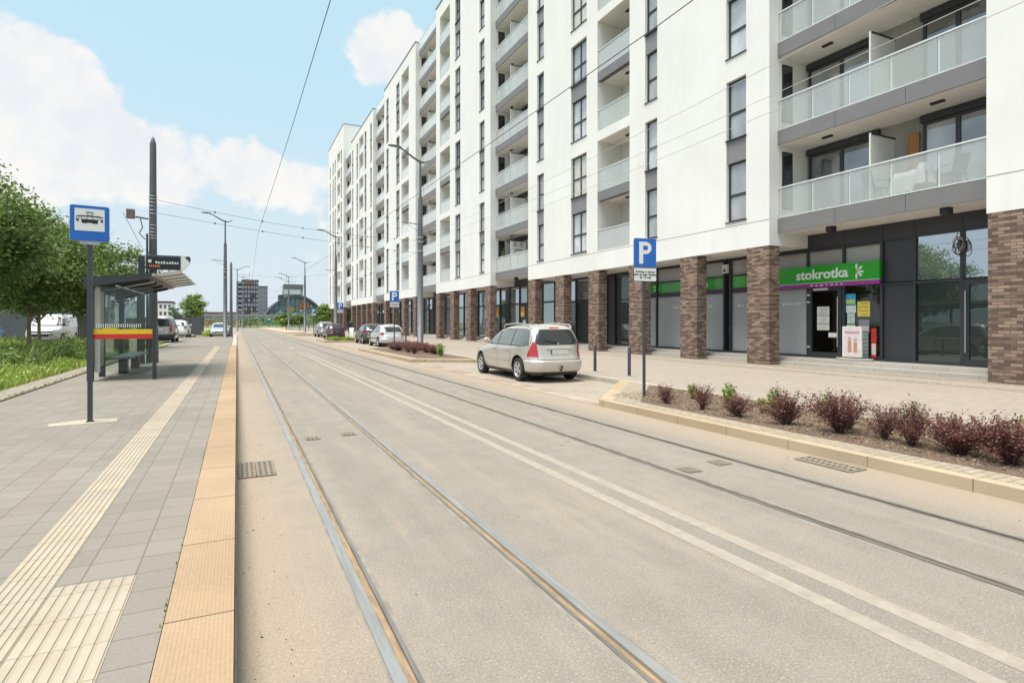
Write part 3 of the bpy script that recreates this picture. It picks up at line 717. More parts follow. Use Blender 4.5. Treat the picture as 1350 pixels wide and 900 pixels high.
# shop interior seen through the door and the poster window
si = MB(); IX = 22.5
si.quad((SFX+.12,9.9,.365),(IX,9.9,.365),(IX,15.6,.365),(SFX+.12,15.6,.365)); si.quad((IX,9.9,.36),(IX,15.6,.36),(IX,15.6,3.4),(IX,9.9,3.4))
si.quad((SFX+.12,9.9,.36),(SFX+.12,9.9,3.4),(IX,9.9,3.4),(IX,9.9,.36)); si.quad((SFX+.12,15.6,.36),(IX,15.6,.36),(IX,15.6,3.4),(SFX+.12,15.6,3.4)); si.quad((SFX+.12,9.9,3.4),(SFX+.12,15.6,3.4),(IX,15.6,3.4),(IX,9.9,3.4))
si.build('shop_room', pm('shop_room_grey', (.22,.205,.18), .7, var=.1), bld)
GOODS = [pm('goods_'+str(i), c, .5) for i, c in enumerate(((.5,.06,.05),(.55,.42,.08),(.6,.58,.52),(.12,.25,.1),(.08,.16,.4),(.45,.2,.07)))]
for (x, y0, y1, l) in ((20.6,10.2,13.0,'shop shelf with packaged goods seen behind the poster window'),(21.9,13.1,15.4,'shop shelf with packaged goods seen through the glass shop door')):
    t = T('shop_shelf', l, 'shelf', (x,(y0+y1)/2,.37)); m = MB()
    for k in range(5): m.box(x-.2,x+.25,y0,y1,.5+k*.42,.53+k*.42)
    m.box(x+.25,x+.28,y0,y1,.37,2.5); m.build('boards', pm('shelf_metal', (.4,.39,.37), .5), t)
    g = MB(); rr = random.Random(int(y0*10))
    for k in range(5):
        y = y0+.04
        while y < y1-.16: w_ = rr.uniform(.07,.16); h_ = rr.uniform(.15,.33); g.box(x-.18+rr.uniform(0,.05),x+.15,y,y+w_,.532+k*.42,.532+k*.42+h_,rr.randrange(6)); y += w_+.008
    tag(g.build('goods', GOODS, t), None, None, kind='stuff')
# beige screen inside the railing of the planted balcony
tag(MB().box(16.99,17.01,35.95,38.1,FL+.07,FL+1.02).build('privacy_screen', pm('beige_screen', (.52,.45,.38), .7, var=.05)), 'beige privacy screen inside the railing of the planted balcony', 'screen')

# shop sign, letters and flower, over the door
sg = T('shop_sign', 'green and purple shop sign with white lettering and a white flower over the glass door', 'sign', (18.3,13.4,2.8))
MB().box(18.24,18.36,11.38,15.6,2.955,3.54).build('green_panel', GREEN, sg)
MB().box(18.242,18.36,11.38,15.6,2.8,2.951).build('purple_strip', PURP, sg)
MB().box(18.236,18.3,11.38,15.6,2.944,2.959).build('white_line', WHITEP, sg)
LET = pm('white_lettering', (.82,.82,.80), .45)
text('lettering', 'stokrotka', .46, LET, (18.235,13.38,3.24), 'street', sg, .012, .004, 1.96)
text('small_lettering', 'e x p r e s s', .115, LET, (18.238,13.2,2.878), 'street', sg, .0, .003, 1.2)
fl = MB(); c = Vector((18.234,12.12,3.25))
for a in (90,38,-8,-42,-90):
    d = Vector((0,-math.cos(R(a)),math.sin(R(a)))); n_ = Vector((0,d.z,-d.y))
    p0, p1 = c+d*.05, c+d*.25
    fl.poly([p0+n_*.012, p0+d*.11+n_*.036, p1-d*.02+n_*.03, p1, p1-d*.02-n_*.03, p0+d*.11-n_*.036, p0-n_*.012], (-.004,0,0))
fl.build('flower_petals', LET, sg)
MB().lathe([(.001,0),(.026,0),(.026,.005),(.001,.005)], (18.2285,12.12,3.25), 'x', 12).build('flower_heart', pm('flower_yellow', (.7,.55,.05), .4), sg)
# lettering stuck on the frosted panes
for body, v, z, s in (('pressowo', 14.72, 2.28, .2),('na c', 17.12, 2.28, .2),('offe', 18.75, 2.28, .19),('rodku', 20.95, 2.28, .18)):
    t_ = text('window_lettering', body, s, LET, (SFX+.012,v,z), 'street', None, .002, .002)
    tag(t_, 'white window lettering reading '+body+' on a frosted pane of the arcade', 'lettering')
for body, v in (('23',22.35),('fe',19.05)):
    t_ = text('film_lettering', body, .36, LET, (SFX+.012,v,3.22), 'street', None, .006, .002)
    tag(t_, 'white characters '+body+' on the green window film behind the pillars', 'lettering')

# posters, notices and the stand in front of the shop window
def poster(v, z, w, h, colr, label, x=SFX-.002, group=None, lines=0, cat='poster', name='poster', col2=None):
    t = MB().box(x-.004,x,v-w/2,v+w/2,z-h/2,z+h/2)
    for i in range(lines): zz = z+h*.36-i*h*.72/max(1,lines-1); t.box(x-.006,x-.0045,v-w*.38,v+w*(.38 if i%3 else .2),zz-h*.018,zz+h*.018,1)
    if col2: t.box(x-.0062,x-.0045,v-w*.42,v+w*.42,z-h*.4,z-h*.02,1)
    o = t.build(name, [pm('poster_'+name+str(colr), colr, .5, var=.08, scale=9), pm('poster_ink'+str(col2), col2 or (.16,.16,.17), .6)])
    return tag(o, label, cat, group)
PX = SFX+.018
poster(12.48,2.35,.36,.36,(.05,.35,.62),'blue and green poster at the top left of the shop window',PX,col2=(.45,.62,.12))
poster(12.46,2.03,.34,.24,(.70,.74,.72),'white notice just below the blue poster in the shop window',PX,lines=3)
poster(12.46,1.72,.26,.36,(.52,.66,.60),'pale green notice beside the yellow poster in the shop window',PX,lines=4)
poster(12.47,1.32,.3,.36,(.62,.74,.60),'light green notice low in the shop window above the stand',PX,lines=4)
poster(12.03,2.02,.42,.5,(.72,.55,.08),'yellow poster in the middle of the shop window',PX,lines=4)
poster(12.02,1.47,.36,.42,(.25,.24,.26),'grey photo poster below the yellow one in the shop window',PX,col2=(.55,.52,.5))
poster(12.52,.78,.2,.66,(.10,.45,.52),'narrow turquoise panel at the lower left of the shop window',PX)
poster(13.42,1.98,.46,.3,(.60,.62,.60),'upper grey notice with printed lines on the glass shop door',SFX-.052,lines=6)
poster(13.42,1.68,.46,.26,(.66,.67,.64),'middle grey notice with printed lines on the glass shop door',SFX-.052,lines=5)
poster(13.42,1.42,.46,.22,(.62,.62,.55),'lowest grey notice with a yellow foot on the glass shop door',SFX-.052,lines=3)
poster(13.05,1.15,.34,.16,(.70,.70,.68),'small white label beside the handle of the shop door',SFX-.052,lines=2,cat='notice',name='notice')
poster(11.7,.92,.16,.95,(.60,.04,.03),'red product poster at the lower right of the shop window',PX,col2=(.7,.68,.62))
poster(11.98,.85,.2,.85,(.30,.38,.34),'grey green rack panel behind the shop window',PX,lines=6)
st = T('advertising_stand', 'free standing white poster stand on a grey foot outside the shop window', 'advertising stand', (17.95,12.05,.36))
MB().poly([(17.7+.25+.42*math.cos(a)*.6, 12.0+.62*math.sin(a), .362) for a in [i*math.pi/10 for i in range(20)]], (0,0,.07)).build('base', pm('stand_foot', (.42,.40,.37), .7, var=.15), st, .015)
MB().box(17.88,17.93,11.72,12.36,.47,1.45).build('frame', WHITEP, st)
q = MB(); q.box(17.876,17.879,11.75,12.33,.5,1.42); 
q.box(17.872,17.8755,11.86,11.98,.62,.95,1); q.box(17.872,17.8755,12.05,12.17,.62,1.0,1); q.box(17.872,17.8755,11.8,12.28,1.22,1.3,2); q.ball((17.874,11.92,1.02),.05,2,8,(.05,1,1)); q.ball((17.874,12.11,1.07),.05,2,8,(.05,1,1))
q.build('poster_sheet', [pm('stand_sheet', (.68,.62,.60), .5, var=.15, scale=4), pm('stand_print', (.5,.25,.2), .6), pm('stand_pink', (.55,.3,.42), .6)], st)
for v, lab in ((36.9,'orange and yellow poster on the teal shop glass left of the far doorway'),(41.4,'orange and yellow poster behind the brick pillars of the second section')):
    poster(v,2.35,.6,.75,(.75,.25,.06),lab,SFX+.012,col2=(.8,.6,.1))
poster(36.6,1.45,.4,.6,(.65,.68,.66),'white notice under the orange poster by the far doorway',SFX+.012,lines=4)
poster(34.3,1.5,.5,1.1,(.62,.52,.03),'yellow panel seen through the far shop doorway',SFX+.012)
# alarm siren box, camera and hanging cables on the arcade
al = tag(MB().box(18.27,18.39,17.66,17.92,3.62,3.98).box(18.255,18.27,17.73,17.85,3.68,3.78,1).build('siren_box', [WHITEP, BLACK], None, .015), 'white alarm siren box high between two panes of the arcade', 'siren box')
cbm = MB()
for i in range(7):
    r0 = .12+.05*random.random(); cy, cz = 9.22+random.uniform(-.07,.07), 3.72+random.uniform(-.1,.12); ax = random.uniform(-.5,.5)
    cbm.tube([(18.33+.06*math.sin(a*1+i)*1, cy+r0*.8*math.cos(a), cz+r0*1.25*math.sin(a)) for a in [k*math.pi/9 for k in range(19)]], .011, 6, i%2, False)
cbm.tube([(18.38,9.25,4.15),(18.34,9.28,4.0),(18.33,9.22,3.85)], .012, 6)
tag(cbm.build('cable_bundle', [BLACK, pm('pale_cable', (.5,.45,.38), .6)]), 'tangle of loose black cables hanging at the top of the tall dark glazing', 'cables')

# things on the balconies
zb = FL
tb = T('covered_table', 'table draped with a pale grey cloth on the lowest balcony', 'table', (17.6,10.0,zb))
cl = MB(); nx_, ny_ = 12, 18
vs = []
for i in range(nx_+1):
    for j in range(ny_+1):
        a, b = i/nx_-.5, j/ny_-.5
        e = max(abs(a)*2, abs(b)*2); z = .74 + .17*(b<-.2) - min(.62,max(0,e-.62)*4.2) + .018*math.sin(j*1.9)*e + .012*math.sin(i*2.3+j)
        vs.append((17.55+a*.9*(1-.15*max(0,e-.6)), 10.0+b*1.35*(1-.12*max(0,e-.6))+.03*math.sin(i*2.1)*max(0,e-.7)*3, zb+max(.06,z)))
cl.add(vs, [(i*(ny_+1)+j,(i+1)*(ny_+1)+j,(i+1)*(ny_+1)+j+1,i*(ny_+1)+j+1) for i in range(nx_) for j in range(ny_)], 0, True)
cl.build('tablecloth', pm('pale_cloth', (.42,.415,.43), .9, var=.06, scale=3), tb)
lg = MB()
for a in (-.25,.25):
    for b in (-.5,.5): lg.box(17.55+a-.02,17.55+a+.02,10+b-.02,10+b+.02,zb+.01,zb+.66)
lg.build('table_legs', DG, tb)
def chair(loc, rz, label, group):
    t = T('balcony_chair', label, 'chair', (0,0,0), group); m = MB()
    m.box(-.22,.22,-.22,.22,.42,.45); m.build('seat', BLACK, t)
    m = MB(); m.poly([(-.22,.2,.47),(.22,.2,.47),(.22,.32,.92),(-.22,.32,.92)], (0,.02,.005)); m.build('backrest', pm('chair_mesh', (.10,.10,.105), .7), t)
    for sx in (-1,1):
        for sy in (-1,1): MB().bar((sx*.2,sy*.2,.42),(sx*.24,sy*.25,0),.025,.025).build('leg', DG, t)
        MB().tube([(sx*.24,-.22,.45),(sx*.25,-.2,.64),(sx*.25,.22,.66)], .014, 6).build('armrest', DG, t)
    return place(t, loc, rz)
chair((17.4,10.95,zb), R(70), 'dark folding chair left of the cloth covered table on the lowest balcony', None)
chair((17.5,8.95,zb), R(160), 'dark mesh chair behind the balcony glass right of the covered table', None)
tag(MB().box(18.36,18.41,10.28,10.6,zb+.6,zb+2.1).build('wooden_board', pm('orange_wood', (.42,.19,.07), .6, var=.25, scale=5, stretch=(6,6,.6))), 'upright orange brown wooden board against the balcony back wall', 'board')
# second bay, lowest balcony: hanging plants, dark screen, smiling drawing
dv2 = T('divider_drawing', 'black line drawing of a smiling face on the pale balcony divider', 'drawing', (17.2,35.85,zb+1.5)); dd = MB()
yy = 32.2+5.95*.62-.03
P2 = lambda a, b: (17.12+a, yy, zb+1.28+b)
for cx in (.25,.75):
    dd.bar(P2(cx-.12,.38), P2(cx,.66), .006, .045); dd.bar(P2(cx,.66), P2(cx+.12,.38), .004, .03)
dd.bar(P2(.2,.16),P2(.8,.16),.006,.045)
pts = [P2(.5+.28*math.cos(a), .1+.26*math.sin(a)) for a in [math.pi+i*math.pi/8 for i in range(9)]]
for a, b in zip(pts, pts[1:]): dd.bar(a, b, .006, .05)
dd.build('ink', BLACK, dv2)
scr = tag(MB().box(17.5,17.56,36.2,37.0,zb+.02,zb+1.95).build('dark_screen', BLACK), 'dark upright screen behind the railing of the planted balcony', 'screen')
# ------------------------------------------------------------------ the taller block at the end of the row
tw = T('end_block', 'taller white apartment block closing the far end of the long white building', 'building', (U,110,0))
wm = MB(); hs = []; TR = 35.5
def twin(va, vb, floors, double=False):
    win_column(tw, hs, va, vb, floors, double)
twin(103.2,104.4,9); loggia_column(tw, hs, wm, 105.2,108.3,9); twin(110.2,111.4,9); twin(112.6,113.8,9); twin(116.2,117.4,9)
facade(wm, 101.35, 119, 4.23, TR, hs)
wm.quad((U,101.35,4.23),(30,101.35,4.23),(30,101.35,TR),(U,101.35,TR)); wm.quad((U,119,4.23),(30,119,4.23),(30,119,TR),(U,119,TR)); wm.quad((30,101.35,4.23),(30,119,4.23),(30,119,TR),(30,101.35,TR))
wm.quad((U,101.35,TR),(30,101.35,TR),(30,119,TR),(U,119,TR)); wm.quad((U,101.35,4.23),(U,119,4.23),(30,119,4.23),(30,101.35,4.23))
wm.build('wall', STUC, tw)
MB().box(U-.05,30,101.3,119.05,TR+.002,TR+.07).build('parapet_coping', DG, tw)
for v in (101.36,104.9,108.4,111.9,115.4,118.04): cached(('pil',), lambda m: m.box(.002,.5,0,.95,SW-.1,4.226), 'brick_pillar', BRICK, tw, (U,v,0))
MB().box(18.45,18.6,101.4,118.9,.1,4.22).build('shopfront', DARKG, tw)
# ------------------------------------------------------------------ vehicles
def pchip(xs, ys):
    n = len(xs); h = [xs[i+1]-xs[i] for i in range(n-1)]; d = [(ys[i+1]-ys[i])/h[i] for i in range(n-1)]
    m = [d[0]]+[0 if d[i-1]*d[i] <= 0 else 2*d[i-1]*d[i]/(d[i-1]+d[i]) for i in range(1,n-1)]+[d[-1]]
    def f(x):
        x = min(max(x, xs[0]), xs[-1]); i = 0
        while i < n-2 and x > xs[i+1]: i += 1
        t = (x-xs[i])/h[i]; t2, t3 = t*t, t*t*t
        return (2*t3-3*t2+1)*ys[i]+(t3-2*t2+t)*h[i]*m[i]+(-2*t3+3*t2)*ys[i+1]+(t3-t2)*h[i]*m[i+1]
    return f
class Shell:
    """car skin: every height is a rounded-rectangle outline between xr (rear) and xf (front) of half width w"""
    def __init__(s, lv):
        z = [l[0] for l in lv]; s.z0, s.z1 = z[0], z[-1]
        s.xf, s.xr, s.w = (pchip(z, [l[i] for l in lv]) for i in (1,2,3)); s.n = pchip(z, [l[4] for l in lv])
    def pt(s, th, z, off=0.):
        n = s.n(z); c, q = math.cos(th), math.sin(th); a = (s.xf(z)-s.xr(z))/2; cx = (s.xf(z)+s.xr(z))/2
        X = math.copysign(abs(c)**(2/n), c); Y = math.copysign(abs(q)**(2/n), q)
        nx = math.copysign(abs(X)**(n-1), X)/max(a,.01); ny = math.copysign(abs(Y)**(n-1), Y)/s.w(z); l = math.hypot(nx, ny) or 1
        return (cx+a*X+off*nx/l, s.w(z)*Y+off*ny/l, z)
    def ys(s, x, z):
        n = s.n(z); a = (s.xf(z)-s.xr(z))/2; X = min(.999, abs((x-(s.xf(z)+s.xr(z))/2)/a)); return s.w(z)*(1-X**n)**(1/n)
    def xe(s, sg, y, z):
        n = s.n(z); a = (s.xf(z)-s.xr(z))/2; Y = min(.999, abs(y/s.w(z))); return (s.xf(z)+s.xr(z))/2+sg*a*(1-Y**n)**(1/n)
    def body(s, mb, levels=46, m=96):
        zs = [s.z0+(s.z1-s.z0)*i/levels for i in range(levels+1)]; vs = []
        ths = []
        for k in range(m):
            t = 2*math.pi*k/m; ths.append(t)
        for z in zs: vs += [s.pt(t, z) for t in ths]
        fs = [(i*m+k, i*m+(k+1)%m, (i+1)*m+(k+1)%m, (i+1)*m+k) for i in range(levels) for k in range(m)]
        top = vs[-m:]; cx = sum(p[0] for p in top)/m
        last = levels*m
        for f, dz in ((.66,.010),(.33,.015)):
            o = len(vs); vs += [(cx+(p[0]-cx)*f, p[1]*f, p[2]+dz) for p in top]
            fs += [(last+k, last+(k+1)%m, o+(k+1)%m, o+k) for k in range(m)]; last = o
        o = len(vs); vs.append((cx,0,s.z1+.017)); fs += [(last+k, last+(k+1)%m, o) for k in range(m)]
        fs.append(tuple(range(m))[::-1])
        return mb.add(vs, fs, 0, True)
    def side(s, mb, sg, bl, br, tr, tl, off=.004, nx=8, nz=6, mi=0):
        vs = []
        for j in range(nz+1):
            for i in range(nx+1):
                u, v = i/nx, j/nz
                x = (1-v)*((1-u)*bl[0]+u*br[0])+v*((1-u)*tl[0]+u*tr[0]); z = (1-v)*((1-u)*bl[1]+u*br[1])+v*((1-u)*tl[1]+u*tr[1])
                vs.append((x, sg*(s.ys(x,z)+off), z))
        return mb.add(vs, [(j*(nx+1)+i, j*(nx+1)+i+1, (j+1)*(nx+1)+i+1, (j+1)*(nx+1)+i) for j in range(nz) for i in range(nx)], mi, True)
    def end(s, mb, sg, wl, wu, z0, z1, off=.004, nx=14, nz=8, mi=0):
        vs = []
        for j in range(nz+1):
            v = j/nz; z = z0+(z1-z0)*v; w = wl+(wu-wl)*v
            for i in range(nx+1):
                y = -w+2*w*i/nx; vs.append((s.xe(sg,y,z)+sg*off, y, z))
        return mb.add(vs, [(j*(nx+1)+i, j*(nx+1)+i+1, (j+1)*(nx+1)+i+1, (j+1)*(nx+1)+i) for j in range(nz) for i in range(nx)], mi, True)
    def ring(s, mb, t0, t1, z0, z1, off=.005, nt=12, nz=6, mi=0, t0b=None, t1b=None, off1=None):
        vs = []
        for j in range(nz+1):
            v = j/nz; z = z0+(z1-z0)*v; a = t0+((t0b if t0b is not None else t0)-t0)*v; b = t1+((t1b if t1b is not None else t1)-t1)*v
            for i in range(nt+1): vs.append(s.pt(a+(b-a)*i/nt, z, off+((off if off1 is None else off1)-off)*v))
        return mb.add(vs, [(j*(nt+1)+i, j*(nt+1)+i+1, (j+1)*(nt+1)+i+1, (j+1)*(nt+1)+i) for j in range(nz) for i in range(nt)], mi, True)
TYRE = pm('tyre_rubber', (.022,.022,.023), .85, var=.25, scale=10, bump=.2, bscale=60)
RIM = pm('alloy_rim', (.55,.55,.56), .35, .7); CARGL = m_mirror('car_glass', (.010,.012,.013), .045, (.8,.86,.9)); SIDEGL = m_mirror('car_side_glass', (.12,.13,.13), .05, (.85,.9,.93)); TRIM = pm('black_trim', (.03,.03,.032), .6, var=.2, scale=6)
RED = pm('red_tail_light', (.42,.012,.018), .12, var=.25, scale=12, spec=.8, coat=.6); CLEAR = pm('headlight_glass', (.62,.65,.68), .08, .3, var=.2, scale=9, coat=.8)
PLATE = pm('blank_number_plate', (.62,.62,.60), .5, var=.08, scale=10); BLUEP = pm('plate_blue', (.03,.09,.38), .5)
UNDER = pm('underbody_dark', (.012,.012,.012), .9)
def paint(name, c, metal=.35, rough=.32): return pm('car_paint_'+name, c, rough, metal, var=.05, scale=1.5, spec=.6, coat=.7)
WHEELS = {}
def wheel_meshes(r, style):
    k = (round(r,3), style)
    if k in WHEELS: return WHEELS[k]
    t = MB(); w = .1
    t.lathe([(r*.60,-w),(r*.93,-w*1.0),(r*.985,-w*.8),(r,-w*.5),(r,w*.5),(r*.985,w*.8),(r*.93,w),(r*.70,w*1.02),(r*.655,w*.8),(r*.60,w*.5),(r*.60,-w)], (0,0,0), 'y', 32)
    q = MB(); q.lathe([(.001,.015),(r*.63,.02),(r*.645,w*.9),(r*.60,w*.95)], (0,0,0), 'y', 32, 1)
    q.lathe([(r*.60,w*.4),(r*.585,w*.95),(r*.66,w*1.0),(r*.66,w*.7)], (0,0,0), 'y', 32, 0)
    n = 5 if style == 'alloy' else 9
    for i in range(n):
        a = 2*math.pi*i/n+.3; d = Vector((math.cos(a),0,math.sin(a))); p = Vector((-d.z,0,d.x)); y0, y1 = w*.62, w*.95
        wi, wo = (r*.14, r*.105) if style == 'alloy' else (r*.1, r*.08)
        A = d*r*.08; B = d*r*.615
        q.add([A-p*wi+Vector((0,y0,0)),A+p*wi+Vector((0,y0,0)),B+p*wo+Vector((0,y0,0)),B-p*wo+Vector((0,y0,0)),
               A-p*wi+Vector((0,y1*.9,0)),A+p*wi+Vector((0,y1*.9,0)),B+p*wo+Vector((0,y1,0)),B-p*wo+Vector((0,y1,0))],
              [(4,5,6,7),(0,1,5,4),(1,2,6,5),(2,3,7,6),(3,0,4,7)], 0)
    q.lathe([(.001,y1*.97),(r*.13,y1*.95),(r*.16,y1*.8)], (0,0,0), 'y', 16, 0)
    WHEELS[k] = (t.mesh('tyre', TYRE), q.mesh('rim', [RIM, UNDER])); return WHEELS[k]
def car(label, cat, sp, P, loc, head, group='cars parked along the street', name='parked_car', rails=False, rear='hatch', style='alloy', moulding=True, plate=True, quarter=True):
    """sp: dict(lv=levels, wx=(rear,front) axle x, r=wheel radius, dlo, dhi = glass heights, ax..=pillar x at belt/roof)"""
    t = T(name, label, cat, (0,0,0), group); s = Shell(sp['lv']); r = sp['r']
    b = s.body(MB()).build('body', [P, UNDER], t)
    W_ = s.w(.45)
    cut = MB()
    for ax in sp['wx']:
        for sg in (-1,1):
            y0, y1 = sorted((sg*(W_-.26), sg*(W_+.2))); cut.cyl((ax,y0,r+.02),(ax,y1,r+.02),r+.055,n=40,mi=1)
    cm = cut.mesh('cut', [P, UNDER]); cb = link('cut', cm)
    bm = b.modifiers.new('c','BOOLEAN'); bm.operation = 'DIFFERENCE'; bm.object = cb; bm.solver = 'EXACT'
    bpy.context.view_layer.update()
    me = bpy.data.meshes.new_from_object(b.evaluated_get(bpy.context.evaluated_depsgraph_get()))
    b.modifiers.clear(); b.data = me; bpy.data.objects.remove(cb)
    # smooth shading only where the skin is gentle
    for p in me.polygons: p.use_smooth = p.material_index == 0
    for e in me.attributes: pass
    tm, rm = wheel_meshes(r, style)
    for ax in sp['wx']:
        for sg in (-1,1):
            w = link('wheel', tm, t); w.location = (ax, sg*(W_-.115), r); w.rotation_euler = (0, random.random()*6, 0 if sg > 0 else math.pi)
            if sg < 0: w.rotation_euler = (0,0,math.pi)
            link('rim', rm, w)
    lo, hi = sp['dlo'], sp['dhi']; C = sp['dlo']
    # side glass: list of (x0 at belt, x1 at belt, x1 at roof, x0 at roof)
    for sg, sn in ((1,''),(-1,'')):
        q = MB()
        g0, g1 = sp['glass'][0], sp['glass'][-1]
        s.side(q, sg, (g0[0]-.025,lo-.022),(g1[1]+.03,lo-.022),(g1[2]+.015,hi+.018),(g0[3]-.02,hi+.018),.0025,14,6)
        q.build('window_trim', TRIM, t)
        for g in sp['glass']:
            m_ = MB(); s.side(m_, sg, (g[0],lo),(g[1],lo),(g[2],hi),(g[3],hi),.0055); m_.build('side_window', SIDEGL, t)
        gap = MB()
        for x in sp['gaps']: s.side(gap, sg, (x-.005,.28),(x+.005,.28),(x+.005,lo-.03),(x-.005,lo-.03),.0022,1,10)
        s.side(gap, sg, (sp['gaps'][0],.276),(sp['gaps'][-1],.276),(sp['gaps'][-1],.286),(sp['gaps'][0],.286),.0022,16,1)
        gap.build('panel_gap', TRIM, t)
        if moulding:
            mo = MB(); s.side(mo, sg, (sp['wx'][0]+r+.12,.53),(sp['wx'][1]-r-.12,.53),(sp['wx'][1]-r-.12,.575),(sp['wx'][0]+r+.12,.575),.012,14,2)
            mo.build('side_moulding', sp.get('mould', P), t)
        sk = MB(); s.side(sk, sg, (sp['wx'][0]+r+.07,sp['lv'][0][0]+.01),(sp['wx'][1]-r-.07,sp['lv'][0][0]+.01),(sp['wx'][1]-r-.07,.265),(sp['wx'][0]+r+.07,.265),.004,12,2); sk.build('sill', sp.get('sill', TRIM), t)
        for x in sp['handles']:
            y = sg*(s.ys(x,lo-.12)+.012); h = MB(); h.box(x-.1,x+.1,min(y,y-sg*.02),max(y,y-sg*.02)+.008,lo-.135,lo-.105); h.build('door_handle', P, t, .006)
        mx = sp['mirror']; y = sg*(s.ys(mx,lo+.03)); h = MB(); h.ball((mx,y+sg*.12,lo+.09),.1,0,12,(.5,1.,.75)); h.bar((mx,y-sg*.02,lo+.03),(mx,y+sg*.08,lo+.06),.05,.04); h.build('wing_mirror', sp.get('mirm', P), t)
        tl = MB(); a0 = math.pi*sp['tl'][0]; a1 = math.pi*sp['tl'][1]
        s.ring(tl, sg*a0, sg*a1, sp['tl'][2], sp['tl'][3], .007, 12, 8, 0, sg*math.pi*sp['tl'][4], sg*math.pi*sp['tl'][5]); tl.build('tail_light', RED, t)
        hl = MB(); s.ring(hl, sg*math.pi*.06, sg*math.pi*.32, sp['hl'][0], sp['hl'][1], .006, 12, 5); hl.build('headlight', CLEAR, t)
        if rails:
            x0, x1 = sp['rails']; pts = [(x0,.0,-.02),(x0+.1,0,.06),((x0+x1)/2,0,.085),(x1-.12,0,.06),(x1,0,-.01)]
            rr = MB(); out = []
            for x, _, dz in pts:
                zt = sp['railz'](x); out.append((x, sg*sp['raily'](x), zt+dz))
            rr.tube(out, .019, 8); rr.build('roof_rail', pm('rail_silver', (.5,.5,.5), .35, .6), t)
    rw = sp['rw']
    q = MB(); s.end(q, -1, rw[0]+.02, rw[1]+.02, rw[2]-.02, rw[3]+.015, .003); q.build('rear_window_seal', TRIM, t)
    q = MB(); s.end(q, -1, rw[0], rw[1], rw[2], rw[3], .006); q.build('rear_window', CARGL, t)
    fw = sp['fw']
    q = MB(); s.end(q, 1, fw[0]+.02, fw[1]+.02, fw[2]-.01, fw[3]+.015, .003); q.build('windscreen_seal', TRIM, t)
    q = MB(); s.end(q, 1, fw[0], fw[1], fw[2], fw[3], .006); q.build('windscreen', CARGL, t)
    q = MB(); s.end(q, 1, .42, .42, .5, .62, .005); s.end(q, 1, .6, .6, .28, .4, .005); q.build('grille', TRIM, t)
    # tailgate outline, bumper seam, plate, wiper, third light, exhaust
    g = MB(); bz = sp['bump']
    s.end(g, -1, .78*W_, .78*W_, bz-.004, bz+.006, .003, 16, 1)
    for sg in (-1,1):
        vs = []
        for j in range(9):
            z = bz+(rw[2]-bz)*j/8; y = sg*(.70*W_)
            vs += [(s.xe(-1,y-.005,z)-.003,y-.005,z),(s.xe(-1,y+.005,z)-.003,y+.005,z)]
        g.add(vs, [(2*j,2*j+1,2*j+3,2*j+2) for j in range(8)])
    g.build('tailgate_gap', TRIM, t)
    bp = MB(); s.ring(bp, math.pi*.69, math.pi*1.31, .3, bz-.05, .035, 30, 5); s.ring(bp, math.pi*.69, math.pi*1.31, bz-.05, bz-.012, .035, 30, 2, 0, None, None, .001); s.ring(bp, math.pi*.69, math.pi*1.31, .26, .3, .0, 30, 1, 0, None, None, .035); bp.build('rear_bumper', sp.get('bumper', P), t)
    bp = MB(); s.ring(bp, -math.pi*.32, math.pi*.32, .28, .5, .014, 30, 4); bp.build('front_bumper', sp.get('bumper', P), t)
    lw = MB(); s.ring(lw, math.pi*.7, math.pi*1.3, sp['lv'][0][0]+.01, .315, .010, 24, 2); lw.build('bumper_skirt', sp.get('skirt', TRIM), t)
    if plate:
        pz = sp['pz']; x = s.xe(-1,0,pz)-.012
        p_ = MB(); p_.box(x-.012,x,-.26,.26,pz-.056,pz+.056); p_.box(x-.014,x-.0122,.22,.259,pz-.054,pz+.054,1); p_.build('number_plate', [PLATE, BLUEP], t)
        h = MB(); x2 = s.xe(-1,0,pz+.1); h.box(x2-.03,x2+.01,-.36,.36,pz+.075,pz+.105); h.build('tailgate_strip', sp.get('strip', P), t, .008)
        e = MB(); x3 = s.xe(-1,0,pz+.22); e.lathe([(.001,-.014),(.032,-.012),(.036,-.002)], (x3,0,pz+.2), 'x', 16); e.build('badge', pm('chrome', (.7,.7,.7), .15, 1.), t)
    wz = rw[2]+.03; wp = MB(); wp.bar((s.xe(-1,.0,wz)-.018,.02,wz),(s.xe(-1,.3,wz+.06)-.02,.38,wz+.07),.018,.02); wp.build('rear_wiper', BLACK, t)
    tl3 = MB(); z3 = rw[3]+.04; s.end(tl3, -1, .14, .14, z3, z3+.03, .006, 6, 1); tl3.build('brake_light', RED, t)
    fp = MB(); xfp = s.xe(1,0,.44)+.016; fp.box(xfp,xfp+.012,-.26,.26,.40,.51); fp.build('front_plate', PLATE, t)
    ua = MB(); ua.box(sp['wx'][0]-.35,sp['wx'][1]+.35,-.55,.55,.14,.24); ua.cyl((s.xe(-1,.35,.3)-.02,.4,.23),(s.xe(-1,.35,.3)+.3,.4,.23),.03,n=10); ua.build('underbody', UNDER, t)
    place(t, loc, head); return t
